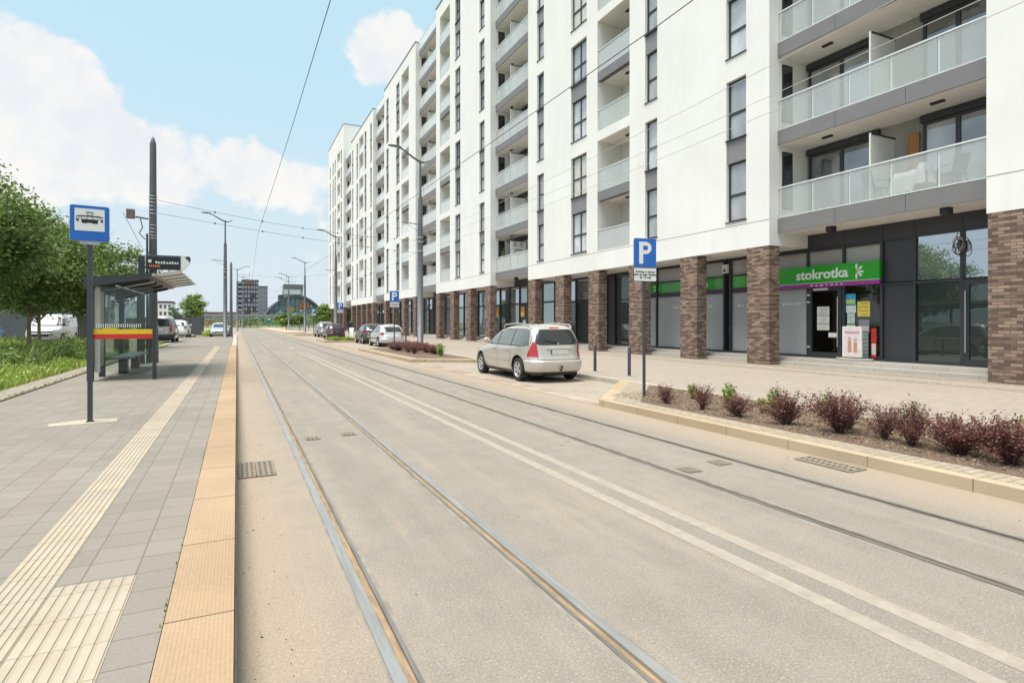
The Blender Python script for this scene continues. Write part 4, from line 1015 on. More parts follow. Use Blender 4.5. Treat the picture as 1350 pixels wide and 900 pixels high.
# base profiles: z, front x, rear x, half width, squareness
def wagon_lv(L=4.42, W=1.75, H=1.53):
    kx, kw, kz = L/4.42, W/1.75, H/1.53
    lv = [(.20,1.98,-2.02,.76,5.5),(.29,2.12,-2.15,.835,5.5),(.44,2.2,-2.21,.868,5.2),(.58,2.19,-2.205,.875,5.0),(.70,2.1,-2.165,.875,4.8),(.79,1.88,-2.145,.872,4.6),
          (.87,1.52,-2.13,.862,4.6),(.94,1.22,-2.115,.845,4.8),(1.0,1.04,-2.095,.825,5.2),(1.12,.83,-2.04,.785,5.6),(1.25,.58,-1.975,.735,5.6),(1.37,.28,-1.90,.685,5.2),(1.44,-.02,-1.83,.635,4.6),(1.49,-.38,-1.70,.54,4.2),(1.515,-.7,-1.45,.40,3.6)]
    return [(z*kz, a*kx, b*kx, w*kw, n) for z,a,b,w,n in lv]
WAG = dict(lv=wagon_lv(), wx=(-1.36,1.35), r=.315, dlo=.965, dhi=1.385,
    glass=[(-1.86,-.95,-.98,-1.70),(-.90,-.02,-.07,-.93),(.03,.80,.12,.0),], gaps=[-.925,.0,1.1], handles=[-.72,.2], mirror=.82,
    tl=(.88,.72,.68,1.05,.845,.78), hl=(.58,.72), rw=(.735,.60,1.0,1.375), fw=(.68,.56,1.0,1.385), bump=.60, pz=.80,
    rails=(-1.72,.1), railz=lambda x: 1.465-.045*max(0,(x+.35))**1.0-.02*max(0,-1.35-x)*3, raily=lambda x: .60, sill=TRIM)
SILV = paint('champagne_silver', (.55,.515,.465), .38, .3)
w1 = car('champagne silver estate car with roof rails parked in the first bay, seen from behind', 'car', WAG, SILV, (7.68,15.25,.008), R(88.7), rails=True)
tow = MB(); tow.tube([(-2.15,0,.34),(-2.27,0,.33),(-2.3,0,.40)], .02, 8); tow.ball((-2.3,0,.43),.03); tow.build('tow_hook', BLACK, w1)
def hatch_lv(L, W, H):
    kx, kw, kz = L/3.95, W/1.7, H/1.44
    lv = [(.20,1.78,-1.78,.74,5.2),(.30,1.9,-1.9,.82,5.2),(.45,1.965,-1.97,.848,5),(.60,1.955,-1.965,.85,4.6),(.71,1.84,-1.93,.85,4.4),(.80,1.6,-1.88,.845,4.2),
          (.87,1.25,-1.85,.835,4.4),(.93,1.0,-1.83,.82,4.6),(1.02,.78,-1.76,.785,5),(1.15,.5,-1.63,.735,5),(1.28,.15,-1.48,.675,4.8),(1.36,-.18,-1.35,.61,4.4),(1.41,-.45,-1.2,.5,4),(1.44,-.68,-1.02,.36,3.6)]
    return [(z*kz, a*kx, b*kx, w*kw, n) for z,a,b,w,n in lv]
def HAT(L=3.95, W=1.7, H=1.44, r=.30, doors=2, **kw):
    k, kz = L/3.95, H/1.44
    g3 = [(-1.42,-.62,-.66,-1.18),(-.55,.55,-.02,-.6)]; g5 = [(-1.45,-.98,-1.0,-1.2),(-.94,-.28,-.32,-.97),(-.22,.56,-.02,-.26)]
    g = g3 if doors == 2 else g5
    d = dict(lv=hatch_lv(L,W,H), wx=(-1.24*k,1.22*k), r=r, dlo=.95*kz, dhi=1.29*kz, glass=[tuple(x*k for x in q) for q in g], gaps=[x*k for x in ((-.58,.75) if doors == 2 else (-.95,-.25,.8))],
        handles=[-.4*k] if doors == 2 else [-.75*k,.0], mirror=.55*k, tl=(.87,.735,.76*kz,.92*kz,.86,.75), hl=(.58*kz,.72*kz), rw=(.64,.5,.98*kz,1.27*kz), fw=(.62,.5,.98*kz,1.3*kz), bump=.58*kz, pz=.48*kz)
    d.update(kw); return d
car('pale silver three door hatchback behind the lamp post and shrubs', 'car', HAT(mould=TRIM), paint('pale_silver', (.60,.62,.61), .4), (9.0,38.35,.008), R(90))
car('dark grey hatchback parked just ahead of the pale silver one', 'car', HAT(4.2,1.76,1.48,.31,5), paint('dark_grey', (.05,.053,.06), .4), (9.15,44.1,.008), R(90))
car('dark burgundy hatchback parked beyond the grass island', 'car', HAT(4.1,1.74,1.46,.31,5), paint('burgundy', (.040,.020,.028), .4), (8.75,59.6,.008), R(90))
car('grey off-road car with a pale roof parked ahead of the burgundy hatchback', 'car', HAT(4.4,1.8,1.66,.34,5), paint('mid_grey', (.30,.30,.31), .4), (8.7,66.2,.008), R(90))
# left side
SUVW = HAT(4.4,1.82,1.6,.34,5, bumper=pm('white_bumper', (.7,.7,.69), .4), skirt=TRIM)
car('white off-road car with a black rear skirt parked on the left by the dark fence', 'car', SUVW, paint('white', (.74,.74,.73), 0), (-4.85,61.8,PZ-.01), R(89), 'cars parked left of the platform')
MPV = dict(lv=[(.22,2.0,-2.1,.8,5.5),(.32,2.15,-2.2,.87,5.5),(.5,2.22,-2.24,.90,5.2),(.75,2.15,-2.23,.91,5),(.95,1.85,-2.22,.905,5),(1.05,1.45,-2.21,.89,5.2),(1.15,1.15,-2.2,.87,5.6),(1.4,.8,-2.17,.81,6),(1.65,.42,-2.13,.75,6),(1.76,.1,-2.07,.69,5),(1.82,-.3,-1.9,.55,4.4),(1.84,-.7,-1.6,.4,4)],
    wx=(-1.45,1.4), r=.33, dlo=1.1, dhi=1.6, glass=[(-1.95,-1.0,-1.0,-1.9),(-.92,0.,-.05,-.93),(.07,.95,.4,.05)], gaps=[-.96,.03,1.2], handles=[-.75,.25], mirror=1.0,
    tl=(.85,.77,.78,1.35,.84,.78), hl=(.66,.84), rw=(.70,.64,1.13,1.62), fw=(.70,.58,1.15,1.66), bump=.62, pz=.92, bumper=TRIM)
car('silver people carrier with a black bumper seen from behind beside the shelter', 'car', MPV, paint('grey_silver', (.42,.41,.41), .4), (-4.72,47.2,PZ-.01), R(90), 'cars parked left of the platform')
car('silver car facing the camera on the pavement behind the left lamp post', 'car', HAT(4.3,1.76,1.46,.31,5), paint('cool_silver', (.5,.52,.55), .45), (-1.55,66.8,PZ-.1), R(-90), 'cars parked left of the platform')
VAN = dict(lv=[(.26,2.2,-2.3,.82,6),(.38,2.34,-2.36,.90,6),(.6,2.38,-2.38,.92,6),(.85,2.3,-2.38,.925,5.5),(1.0,2.05,-2.38,.925,5.5),(1.1,1.72,-2.37,.92,6),(1.2,1.5,-2.36,.905,6.5),(1.45,1.22,-2.34,.86,7),(1.7,.95,-2.31,.81,7),(1.84,.72,-2.24,.75,6),(1.91,.45,-2.1,.62,5),(1.94,.1,-1.8,.45,4)],
    wx=(-1.45,1.45), r=.33, dlo=1.18, dhi=1.66, glass=[(.18,1.25,.85,.18)], gaps=[-.9,.1,1.35], handles=[.3], mirror=1.32,
    tl=(.84,.78,.75,1.1,.84,.78), hl=(.72,.9), rw=(.72,.66,1.2,1.7), fw=(.76,.66,1.17,1.74), bump=.55, pz=.7, mirm=TRIM)
v_ = car('white panel van with a sloping nose parked behind the first tree trunk', 'van', VAN, paint('van_white', (.76,.76,.74), 0, .4), (-10.9,47.2,PZ-.01), R(-92), 'cars parked left of the platform', moulding=False)
gr = MB(); s_ = Shell(VAN['lv']); s_.end(gr, 1, .55, .55, .78, .86, .006); s_.end(gr, 1, .62, .62, .6, .66, .007); gr.build('grille', TRIM, v_)
car('blue car with a pale bonnet at the left edge beside the white van', 'car', HAT(4.2,1.76,1.46,.31,5), paint('light_blue', (.16,.32,.56), .3), (-14.4,46.6,PZ-.01), R(-88), 'cars parked left of the platform')
# ------------------------------------------------------------------ tram stop
BLUE = pm('sign_blue', (.012,.13,.52), .35, var=.06, scale=3); SIGNW = pm('sign_white', (.78,.78,.77), .4); GALV = pm('galvanised', (.42,.43,.44), .5, .6, var=.12, scale=12)
POST = pm('dark_post', (.07,.078,.09), .45, .4, var=.1, scale=3)
def rrect(w, h, r, z, y, n=5):
    pts = []
    for cx, cz, a0 in ((w/2-r,h/2-r,0),(-w/2+r,h/2-r,90),(-w/2+r,-h/2+r,180),(w/2-r,-h/2+r,270)):
        for i in range(n+1): a = R(a0+90*i/n); pts.append((cx+r*math.cos(a), y, z+cz+r*math.sin(a)))
    return pts[::-1]
def P_mesh(mb, cz, h, y, mi):
    """letter P as one extruded outline with a counter, in local x,z at depth y"""
    s = h; t = .2*s; w = .62*s
    x0 = -w/2; n = 10
    outer = [(x0,-s/2),(x0+t,-s/2),(x0+t,-.06*s)]
    rad = (.56*s)/2; cxx = x0+w-rad; czz = s/2-rad
    outer += [(cxx,-.06*s)]+[(cxx+rad*math.cos(a), czz+rad*math.sin(a)) for a in [-math.pi/2+math.pi*i/n for i in range(n+1)]]+[(x0,s/2)]
    # split in bars: stem, bowl arc as strip
    mb.box(x0,x0+t,y-.003,y,cz-s/2,cz+s/2,mi)
    ri = rad-.175*s
    for zz in (czz+rad-.175*s, czz-rad): mb.box(x0+t,cxx,y-.003,y,cz+zz,cz+zz+.175*s,mi)
    for i in range(n):
        a, b = -math.pi/2+math.pi*i/n, -math.pi/2+math.pi*(i+1)/n
        q = [(cxx+ri*math.cos(a),cz+czz+ri*math.sin(a)),(cxx+rad*math.cos(a),cz+czz+rad*math.sin(a)),(cxx+rad*math.cos(b),cz+czz+rad*math.sin(b)),(cxx+ri*math.cos(b),cz+czz+ri*math.sin(b))]
        mb.add([(p[0],y-.003,p[1]) for p in q], [(0,1,2,3)], mi)
def tramsign():
    t = T('tram_stop_sign', 'blue square tram stop sign with a tram pictogram on a dark post', 'sign', (0,0,0))
    MB().box(-.03,.03,-.03,.03,0,2.48).box(-.045,.045,-.045,.045,0,.02).build('post', POST, t, .004)
    MB().box(-.11,.11,-.045,.012,2.455,2.503).cyl((-.09,-.05,2.48),(-.09,-.04,2.48),.016,n=8).cyl((.09,-.05,2.48),(.09,-.04,2.48),.016,n=8).build('bracket', GALV, t)
    p = MB(); p.poly(rrect(.435,.48,.025,2.745,-.052), (0,.02,0)); pl = p.build('sign_plate', [BLUE], t)
    bd = MB(); bd.poly(rrect(.448,.493,.03,2.745,-.04), (0,.012,0)); bd.build('plate_back', GALV, t)
    w = MB(); w.box(-.168,.168,-.056,-.0525,2.64,2.945); w.build('white_field', SIGNW, t)
    k = MB(); y = -.0575
    Q = .8; B = lambda x0,x1,z0,z1: k.box(x0*Q,x1*Q,y-.002,y,2.79+z0*Q,2.79+z1*Q)
    B(-.18,.18,.055,.068); B(-.15,.15,.068,.074); B(-.115,.115,-.035,.012); B(-.185,-.155,-.03,.012); B(.155,.185,-.03,.012); B(-.115,.115,-.047,-.03)
    for x in (-.185,-.15,-.118,-.04,.04,.115,.148,.182): B(x-.003,x+.003,.0,.06)
    for x in (-.09,-.055,.055,.09): k.lathe([(.001,y-.002),(.013,y-.002),(.013,y)], (x*Q,0,2.755), 'y', 12)
    for a, b in (((-.045,.10),(0,.135)),((.045,.10),(0,.135)),((-.045,.10),(0,.068)),((.045,.10),(0,.068)),((-.06,.137),(.06,.137))): k.bar((a[0]*Q,y-.001,2.79+a[1]*Q),(b[0]*Q,y-.001,2.79+b[1]*Q),.003,.005)
    k.build('tram_pictogram', BLACK, t)
    return t
place(tramsign(), (-1.835,9.74,PZ), R(7))
q = MB(); q.poly([(-2.25,9.5,0),(-1.5,9.62,0),(-1.55,9.95,0),(-1.95,9.98,0),(-2.3,9.75,0)], (0,0,.006))
tag(q.build('mortar_patch', pm('pale_mortar', (.42,.37,.29), .9, var=.15, scale=8)), None, None, kind='structure').location = (0,0,PZ)

sh = T('tram_shelter', 'anthracite steel and glass tram shelter with a yellow and red band across its end', 'shelter', (-2.5,18.8,PZ))
for x, y in ((-3.09,16.44),(-3.09,17.75),(-3.09,20.5),(-3.09,23.9)): MB().box(x-.06,x+.06,y-.07,y+.07,PZ,2.5).build('post', DG, sh)
MB().box(-1.845,-1.765,16.40,16.48,PZ,1.63).build('post', DG, sh)
rf = MB(); rf.poly([(-3.2,16.3,2.38),(-1.85,16.3,2.68),(-1.85,16.3,2.76),(-3.2,16.3,2.64)], (0,5.4,0))
rf.build('roof', DG, sh)
rb = MB()
for y in (16.9,18.2,19.6,21.0): rb.poly([(-3.1,y,2.30),(-1.95,y,2.60),(-1.95,y,2.655),(-3.1,y,2.398)], (0,.06,0))
rb.build('roof_bracket', DG, sh)
fl = MB(); fl.bar((-3.0,17.3,2.37),(-1.9,17.3,2.61),.05,.03); fl.box(-2.6,-2.55,16.4,21.6,2.44,2.465); fl.build('light_tube', pm('tube_pale', (.7,.7,.68), .4), sh)
gt = MB(); gt.box(-1.845,-1.80,16.3,21.7,2.70,2.765); gt.build('gutter', pm('gutter_beige', (.5,.46,.41), .5, .3), sh)
CANG = glassy('canopy_glass', (.62,.66,.66), .8, .08, (.6,.62,.6), .45)
MB().poly([(-1.80,16.3,2.745),(-1.25,16.3,2.85),(-1.25,16.3,2.862),(-1.80,16.3,2.757)], (0,5.4,0)).build('glass_canopy', CANG, sh)
for i in range(6): y = 16.32+i*1.07; MB().bar((-1.80,y,2.735),(-1.2,y,2.845),.035,.03).build('canopy_rib', pm('rib_pale', (.52,.5,.47), .5, .4), sh)
SHG = glassy('shelter_glass', (.84,.9,.88), .9, .02)
g = MB(); g.box(-3.03,-1.85,16.435,16.447,.42,2.42); g.build('end_pane', SHG, sh)
g = MB(); g.box(-3.096,-3.084,17.83,20.42,.45,2.3); g.build('back_pane', SHG, sh)
g = MB(); g.box(-3.096,-3.084,20.58,23.8,.45,2.3); g.build('back_pane', SHG, sh)
MB().box(-3.03,-1.85,16.425,16.432,1.305,1.42).build('yellow_band', pm('band_yellow', (.80,.52,.02), .4), sh)
MB().box(-3.03,-1.85,16.425,16.432,1.19,1.303).build('red_band', pm('band_red', (.62,.03,.02), .4), sh)
k = MB()
for i in range(21): x = -2.98+i*.044; k.box(x,x+.016,16.425,16.431,1.46,1.55)
k.build('white_ticks', SIGNW, sh)
MB().box(-2.85,-2.6,16.426,16.432,1.422,1.45).build('yellow_tab', MATS['band_yellow'], sh)
MB().box(-3.0,-2.9,16.43,16.44,.4,2.42).box(-3.09,-3.04,16.52,17.68,.5,2.35).build('timetable_panel', pm('timetable_paper', (.40,.385,.34), .5, var=.1, scale=4), sh)
bn = T('shelter_bench', 'grey steel bench inside the tram shelter', 'bench', (-2.75,19.2,PZ))
MB().box(-3.0,-2.5,17.9,21.2,.62,.68).build('seat', pm('bench_steel', (.17,.185,.20), .45, .3, var=.1), bn, .02)
for y in (18.6,20.6): MB().box(-2.86,-2.66,y-.12,y+.12,PZ,.62).build('leg', DG, bn)
# departure display with its own post
ds = T('departure_display', 'electronic departure display with a white curved end on a dark post behind the shelter', 'display', (-2.86,22.7,PZ))
MB().box(-2.95,-2.78,22.6,22.8,PZ,3.80).build('post', DG, ds)
MB().box(-2.74,-1.72,22.58,22.76,3.36,3.84).build('housing', POST, ds, .01)
sc = MB(); sc.box(-2.70,-1.76,22.566,22.578,3.40,3.76); sc.build('screen', BLACK, ds)
wl = MB()
for i in range(9): wl.box(-2.45+i*.075+.015*(i>3), -2.40+i*.075+.015*(i>3), 22.562,22.566,3.565,3.565+.05+.02*(i%3==0))
MB().box(-2.66,-2.57,22.562,22.566,3.58,3.68).build('stop_icon', SIGNW, ds); wl.box(-2.45,-1.80,22.563,22.5655,3.555,3.564); wl.build('white_text', SIGNW, ds)
ol = MB()
for i in range(6): ol.box(-2.64+i*.055,-2.605+i*.055,22.562,22.566,3.44,3.50)
ol.build('amber_text', em('amber_led', (1,.33,.07), .22), ds)
cv = MB(); cv.poly([(-1.715,22.57,3.36),(-1.60,22.57,3.40),(-1.47,22.57,3.56),(-1.44,22.57,3.72),(-1.50,22.57,3.83),(-1.715,22.57,3.86)], (0,.18,0)); cv.build('curved_end', SIGNW, ds)
cv = MB(); cv.poly([(-1.60,22.565,3.80),(-1.43,22.565,3.62),(-1.42,22.565,3.78),(-1.48,22.565,3.84)], (0,.01,0)); cv.build('end_trim', DG, ds)
# big mast with bands, camera box, cabinet
ms = T('tram_mast', 'tall grey conical tram mast with steel bands behind the shelter', 'mast', (-2.6,23.25,PZ))
m_ = MB(); m_.lathe([(.17,PZ),(.17,PZ+.02),(.13,2.5),(.098,7.72),(.088,7.76),(.05,7.9),(.0,7.98)], (-2.6,23.25,0), 'z', 20); m_.build('shaft', pm('mast_grey', (.10,.107,.118), .5, .3, var=.12, scale=2), ms)
b = MB()
for z in (4.45,4.55,4.66,4.78,4.9,5.3,5.42,5.55,5.68,5.8,5.9): MB().lathe([(.105,z),(.125,z),(.125,z+.022),(.105,z+.022)], (-2.6,23.25,0), 'z', 18).build('steel_band', GALV, ms)
b = MB(); b.box(-2.78,-2.72,23.05,23.1,PZ,4.6); b.build('conduit', DG, ms)
b = MB(); b.bar((-2.72,23.2,5.12),(-3.1,23.15,5.16),.05,.05); b.box(-3.35,-3.12,23.05,23.25,5.1,5.4); b.tube([(-2.95,23.1,5.1),(-2.88,23.05,4.8),(-2.98,23.05,4.6),(-2.8,23.05,4.4)], .02, 6); b.tube([(-3.45,23.1,5.28),(-2.9,23.08,4.1)], .008, 5); b.build('camera_box', pm('box_brown', (.20,.15,.13), .7, .2, var=.3, scale=9), ms)

# ------------------------------------------------------------------ parking signs, bollards, lamps
def psign(small):
    t = T('parking_sign', '', 'sign', (0,0,0), 'parking signs along the bays')
    MB().cyl((0,0,0),(0,0,3.10),.03,n=12).build('post', POST, t)
    p = MB(); p.poly(rrect(.475,.555,.03,2.82,-.052), (0,.012,0)); p.build('sign_plate', BLUE, t)
    p = MB(); p.poly(rrect(.49,.57,.035,2.82,-.0395), (0,.008,0)); p.build('plate_back', GALV, t)
    l = MB(); P_mesh(l, 2.82, .43, -.0525, 0); l.build('letter', SIGNW, t)
    q = MB(); q.poly(rrect(.475,.25,.02,2.395,-.052), (0,.012,0)); q.build('text_plate', SIGNW, t)
    q = MB(); q.poly(rrect(.50,.275,.02,2.395,-.0395), (0,.012,0)); q.build('text_plate_frame', BLACK, t)
    return t
ps = psign(True)
tx = text('plate_text', 'Parking w zatoce\ntylko na czas dostawy\ndo 15 min', .062, BLACK, (0,-.0555,2.395), 'back', ps, .001, .001)
place(ps, (7.22,9.1,SW), R(-10), 'nearest blue parking sign with a white text plate, standing in the shrub bed')
for x, y, rz, l in ((7.45,29.9,-6,'blue parking sign in the far planted bed beside the pale silver hatchback'),(7.8,49.6,-4,'blue parking sign on the grass island near the burgundy hatchback'),(8.3,72.5,-4,'farthest blue parking sign beyond the burgundy hatchback')):
    place(copy_tree(ps), (x,y,SW), R(rz), l)
def bollard(x, y, l, mt=POST, h=.8, r=.045):
    t = T('bollard', l, 'bollard', (x,y,SW), 'bollards on the pavement edge')
    MB().lathe([(r,SW),(r,SW+h-.03),(r*.7,SW+h),(0.001,SW+h+.005)], (x,y,0), 'z', 14).build('post', mt, t)
    MB().lathe([(r*1.6,SW),(r*1.6,SW+.015),(r,SW+.018)], (x,y,0), 'z', 14).build('base_ring', GALV, t)
bollard(9.58,14.35,'dark bollard to the left, closest behind the silver estate car'); bollard(9.58,12.7,'dark bollard nearest the blue parking sign in the shrub bed')
bollard(9.6,35.6,'dark bollard behind the pale silver hatchback')
for i, y in enumerate((56.2,57.3)): bollard(10.0,y,('nearer','farther')[i]+' white bollard on the pavement by the burgundy hatchback', SIGNW, .95, .12)
LENS = pm('lamp_lens', (.55,.55,.52), .2)
def lamp(tree_mast=True):
    t = T('street_lamp', '', 'street lamp', (0,0,0), 'grey street lamps along the tram street')
    m = MB(); m.lathe([(.24,0),(.24,.04),(.185,.06),(.155,6.0),(.13,8.6),(.075,8.9),(.055,10.9)], (0,0,0), 'z', 20); m.build('shaft', STEELPOST, t)
    a = MB(); a.tube([(.62,0,10.98),(.3,0,10.80),(0,0,10.78),(-.5,0,11.0),(-1.05,0,11.3),(-1.3,0,11.38)], [.03,.05,.07,.06,.045,.05], 10); a.build('arm', STEELPOST, t)
    h = MB(); h.ball((-1.62,0,11.42),.42,0,16,(1.,.42,.17)); h.build('lamp_head', STEELPOST, t)
    h = MB(); h.ball((-1.62,0,11.385),.30,0,14,(1.,.4,.14)); h.build('lens', LENS, t)
    b = MB()
    for z in (5.55,6.1,6.35): b.lathe([(.165,z),(.185,z),(.185,z+.05),(.165,z+.05)], (0,0,0), 'z', 16)
    b.build('clamp', GALV, t)
    k = MB(); k.bar((-.1,0,7.15),(-1.15,.05,7.2),.045,.045); k.bar((-.12,0,6.75),(-.9,.04,7.15),.02,.02); k.build('bracket', STEELPOST, t)
    return t
lp = lamp(); place(lp, (9.65,32.6,SW), R(12), 'nearest grey street lamp, rising from the red shrubs behind the silver hatchback')
for x, y, rz, l in ((9.75,65,8,'street lamp on the right rising behind the burgundy hatchback'),(9.6,95,6,'street lamp right of the arched station hall'),(9.6,126,0,'farther street lamp at the far end of the white building'),
        (-.95,59.5,14,'street lamp on the left in front of the silver car facing the camera'),(.1,113,175,'street lamp in front of the dark tower'),(1.2,150,175,'small far street lamp right of the dark tower')):
    place(copy_tree(lp), (x,y,.1), R(rz), l)
for x, y, h, l in ((-.55,70,8.0,'plain grey tram mast just right of the left street lamp'),):
    t = T('tram_mast', l, 'mast', (x,y,0)); MB().lathe([(.17,0),(.15,3),(.12,h),(.02,h+.2)], (x,y,0), 'z', 14).build('shaft', STEELPOST, t)
# ------------------------------------------------------------------ overhead line
WIRE = pm('dark_wire', (.03,.03,.032), .6); PWIRE = pm('pale_cable_sheath', (.45,.45,.46), .6)
def sag(a, b, s, n=14): return [(a[0]+(b[0]-a[0])*t, a[1]+(b[1]-a[1])*t, a[2]+(b[2]-a[2])*t-4*s*t*(1-t)) for t in [i/n for i in range(n+1)]]
def wire(pts, r, m, l, grp=None, name='overhead_wire'): return tag(MB().tube(pts, r, 5, 0, False).build(name, m), l, 'wire', grp)
z0 = 5.5
wire([(1.1,-6,z0),(1.0,12,z0-.02),(.85,28,z0),(1.35,62,z0),(.9,95,z0),(1.3,128,z0),(1,165,z0)], .0055, WIRE, 'thin contact wire rising in a curve up the open sky above the left track', 'contact wires', 'contact_wire')
wire([(4.75,-6,z0),(5.0,6,z0-.02),(4.95,30,z0),(4.4,62,z0),(4.9,95,z0),(4.5,128,z0),(4.8,165,z0)], .0065, WIRE, 'dark contact wire crossing the white facade from the top edge down to the lamp', 'contact wires', 'contact_wire')
for i, (z, zz, l) in enumerate(((5.75,6.2,'lowest pale cable strung in front of the white facade'),(6.25,6.45,'middle pale cable strung in front of the white facade'),(6.5,7.2,'topmost pale cable strung in front of the white facade'))):
    wire(sag((9.62,32.6,z),(9.62,-2,zz),.35), .006, PWIRE, l, 'pale cables before the facade')
    wire(sag((9.62,32.6,z),(9.75,65,z),.3), .005, WIRE, l.replace('strung in front of the white facade','between the two lamps on the right'), 'dark cables between the lamps')
def span(a, b, s, l, n=6):
    t = T('span_wire', l, 'wire', a, 'cross span wires over the street'); pts = sag(a, b, s)
    MB().tube(pts, .006, 5, 0, False).build('cable', WIRE, t)
    k = MB()
    for i in range(2, 13, 2): k.ball(pts[i], .03, 0, 6, (1,1,1.4))
    k.build('insulators', WIRE, t)
span((-2.45,23.25,5.8),(9.5,32.6,6.35),.25,'span wire from the shelter mast across to the nearest right lamp')
span((-2.45,23.25,5.35),(9.5,32.6,5.6),.1,'lower span wire from the shelter mast across to the nearest right lamp')
for y0, xa, yl, l in ((65,-.55,70,'span wire from the plain mast to the second right lamp'),(95,0.2,108,'span wire near the dark tower to the third right lamp'),(126,.4,126,'farthest span wire before the station hall')):
    span((xa,yl,6.9),(9.6,y0,6.9),.35,l); 
for x, y, l in ((1.1,62,'hanger arm of the left contact wire at the second lamp'),(4.5,62,'hanger arm of the right contact wire at the second lamp')):
    t = MB(); t.tube([(x-.9,y,6.1),(x+.1,y,5.72),(x+.9,y,5.6)], .02, 6); t.ball((x-.5,y,6.0),.06); t.tube([(x,y,5.5),(x+.05,y,6.55)], .012, 5)
    tag(t.build('wire_hanger', STEELPOST), l, 'wire hanger')
# ------------------------------------------------------------------ vegetation
def m_leaf(name, a, b, tl=.35, scale=1.2, fine=9.):
    m = bpy.data.materials.new(name); nt, N, L, bs = nodes_of(m); tc = N.new('ShaderNodeTexCoord'); v = tc.outputs['Object']
    c = mixc(N, L, ramp(N, L, noise(N, L, v, scale, 3), .35, .65), a, b)
    at = N.new('ShaderNodeAttribute'); at.attribute_name = 'tone'
    c = mixc(N, L, at.outputs['Fac'], c, tuple(min(1,x*2.1) for x in b))  # some leaves lifted to a paler colour at random, standing in for highlights
    L.new(c, bs.inputs['Base Color']); bs.inputs['Roughness'].default_value = .42; bs.inputs['Specular IOR Level'].default_value = .5
    t = N.new('ShaderNodeBsdfTranslucent'); L.new(c, t.inputs[0]); mx = N.new('ShaderNodeMixShader'); mx.inputs[0].default_value = tl
    L.new(bs.outputs[0], mx.inputs[1]); L.new(t.outputs[0], mx.inputs[2]); L.new(mx.outputs[0], N['Material Output'].inputs[0]); return m
def leaf_mesh(name, pts, size, mat, flat=.5, aspect=.55, jit=.35):
    """one small folded leaf (two triangles pairs) per point"""
    n = len(pts); pts = np.asarray(pts, float)
    u = rng.normal(size=(n,3)); u[:,2] *= flat; u /= np.linalg.norm(u,axis=1)[:,None]
    r = rng.normal(size=(n,3)); w = np.cross(u, r); w /= np.linalg.norm(w,axis=1)[:,None]; nn = np.cross(u, w)
    s = size*(1+jit*rng.normal(size=n)).clip(.4,1.9)[:,None]
    a = pts-u*s*.5; b = pts+w*s*aspect*.5+nn*s*.12; c = pts+u*s*.5; d = pts-w*s*aspect*.5+nn*s*.12
    V = np.stack([a,b,c,d],1).reshape(-1,3); F = np.arange(4*n).reshape(n,4)
    me = bpy.data.meshes.new(name); me.vertices.add(4*n); me.vertices.foreach_set('co', V.ravel()); me.loops.add(4*n); me.loops.foreach_set('vertex_index', F.ravel().astype(np.int32))
    me.polygons.add(n); me.polygons.foreach_set('loop_start', np.arange(0,4*n,4,dtype=np.int32))
    me.update(); me.validate()
    at = me.attributes.new('tone','FLOAT','FACE'); at.data.foreach_set('value', (rng.random(n)**2*.7).astype(np.float32))
    me.materials.append(mat); return me
BARK = pm('bark', (.22,.17,.13), .9, col2=(.34,.28,.22), scale=14, bump=.8, bscale=22, stretch=(1,1,.25), bdist=.03)
LEAF = m_leaf('maple_leaf', (.085,.135,.033), (.165,.23,.065), .4); LEAF2 = m_leaf('bright_leaf', (.12,.19,.04), (.2,.29,.07), .4)
def tree(name, label, loc, h, crown_r, base, nclump, per, leaf, mat, trunk_r=.09, seed=1, group='leafy trees left of the platform', flat=1.):
    global rng
    rng = np.random.default_rng(seed); rnd = random.Random(seed)
    t = T(name, label, 'tree', loc, group); cz = (h+base)/2; hz = (h-base)/2
    clumps = []
    while len(clumps) < nclump:
        p = rng.normal(size=3); p /= np.linalg.norm(p); rr = rng.random()**.42
        q = p*rr; r_ = 1+.22*math.sin(3*math.atan2(q[1],q[0])+seed)+.12*math.sin(5*q[2]*2+seed*2)
        taper = 1-.28*max(0,q[2])
        clumps.append((q[0]*crown_r*r_*taper, q[1]*crown_r*r_*taper, cz+q[2]*hz))
    tr = MB(); tr.tube([(0,0,-.1),(.02,.01,.5),(.0,.03,base*.7),(.05,.0,base+hz*.5),(.02,.02,h*.82)], [trunk_r*1.35,trunk_r,trunk_r*.9,trunk_r*.6,trunk_r*.15], 10)
    for i in range(0, len(clumps), max(1,len(clumps)//22)):
        c = clumps[i]; z0_ = min(c[2]-.3, base*.75+rnd.random()*hz*.9); z0_ = max(base*.7, z0_)
        tr.tube([(0,.01,z0_),(c[0]*.45+rnd.uniform(-.1,.1),c[1]*.45,z0_+(c[2]-z0_)*.6),c], [trunk_r*.42,trunk_r*.22,.012], 6)
    o = tr.build('trunk', BARK); o.parent = t
    pts = []
    for c in clumps:
        k = int(per*rnd.uniform(.6,1.4)); sg = crown_r*.135*rnd.uniform(.7,1.35)
        pts.append(np.array(c)+rng.normal(size=(k,3))*np.array([sg,sg,sg*.62]))
    me = leaf_mesh('crown', np.concatenate(pts), leaf, mat, .55, .7); link('crown', me, t); return t
tree('maple_tree', 'leafy tree at the left edge with its trunk outside the picture', (-8.9,25.6,PZ), 7.0, 2.8, 1.9, 240, 150, .13, LEAF, .10, 3)
tree('maple_tree', 'leafy tree with a slim trunk in front of the white van', (-8.35,32.4,PZ), 6.5, 2.7, 1.9, 230, 150, .13, LEAF, .085, 5)
tree('maple_tree', 'leafy tree with its trunk just left of the tram stop post', (-7.35,36.9,PZ), 6.2, 2.55, 1.9, 220, 150, .13, LEAF, .10, 8)
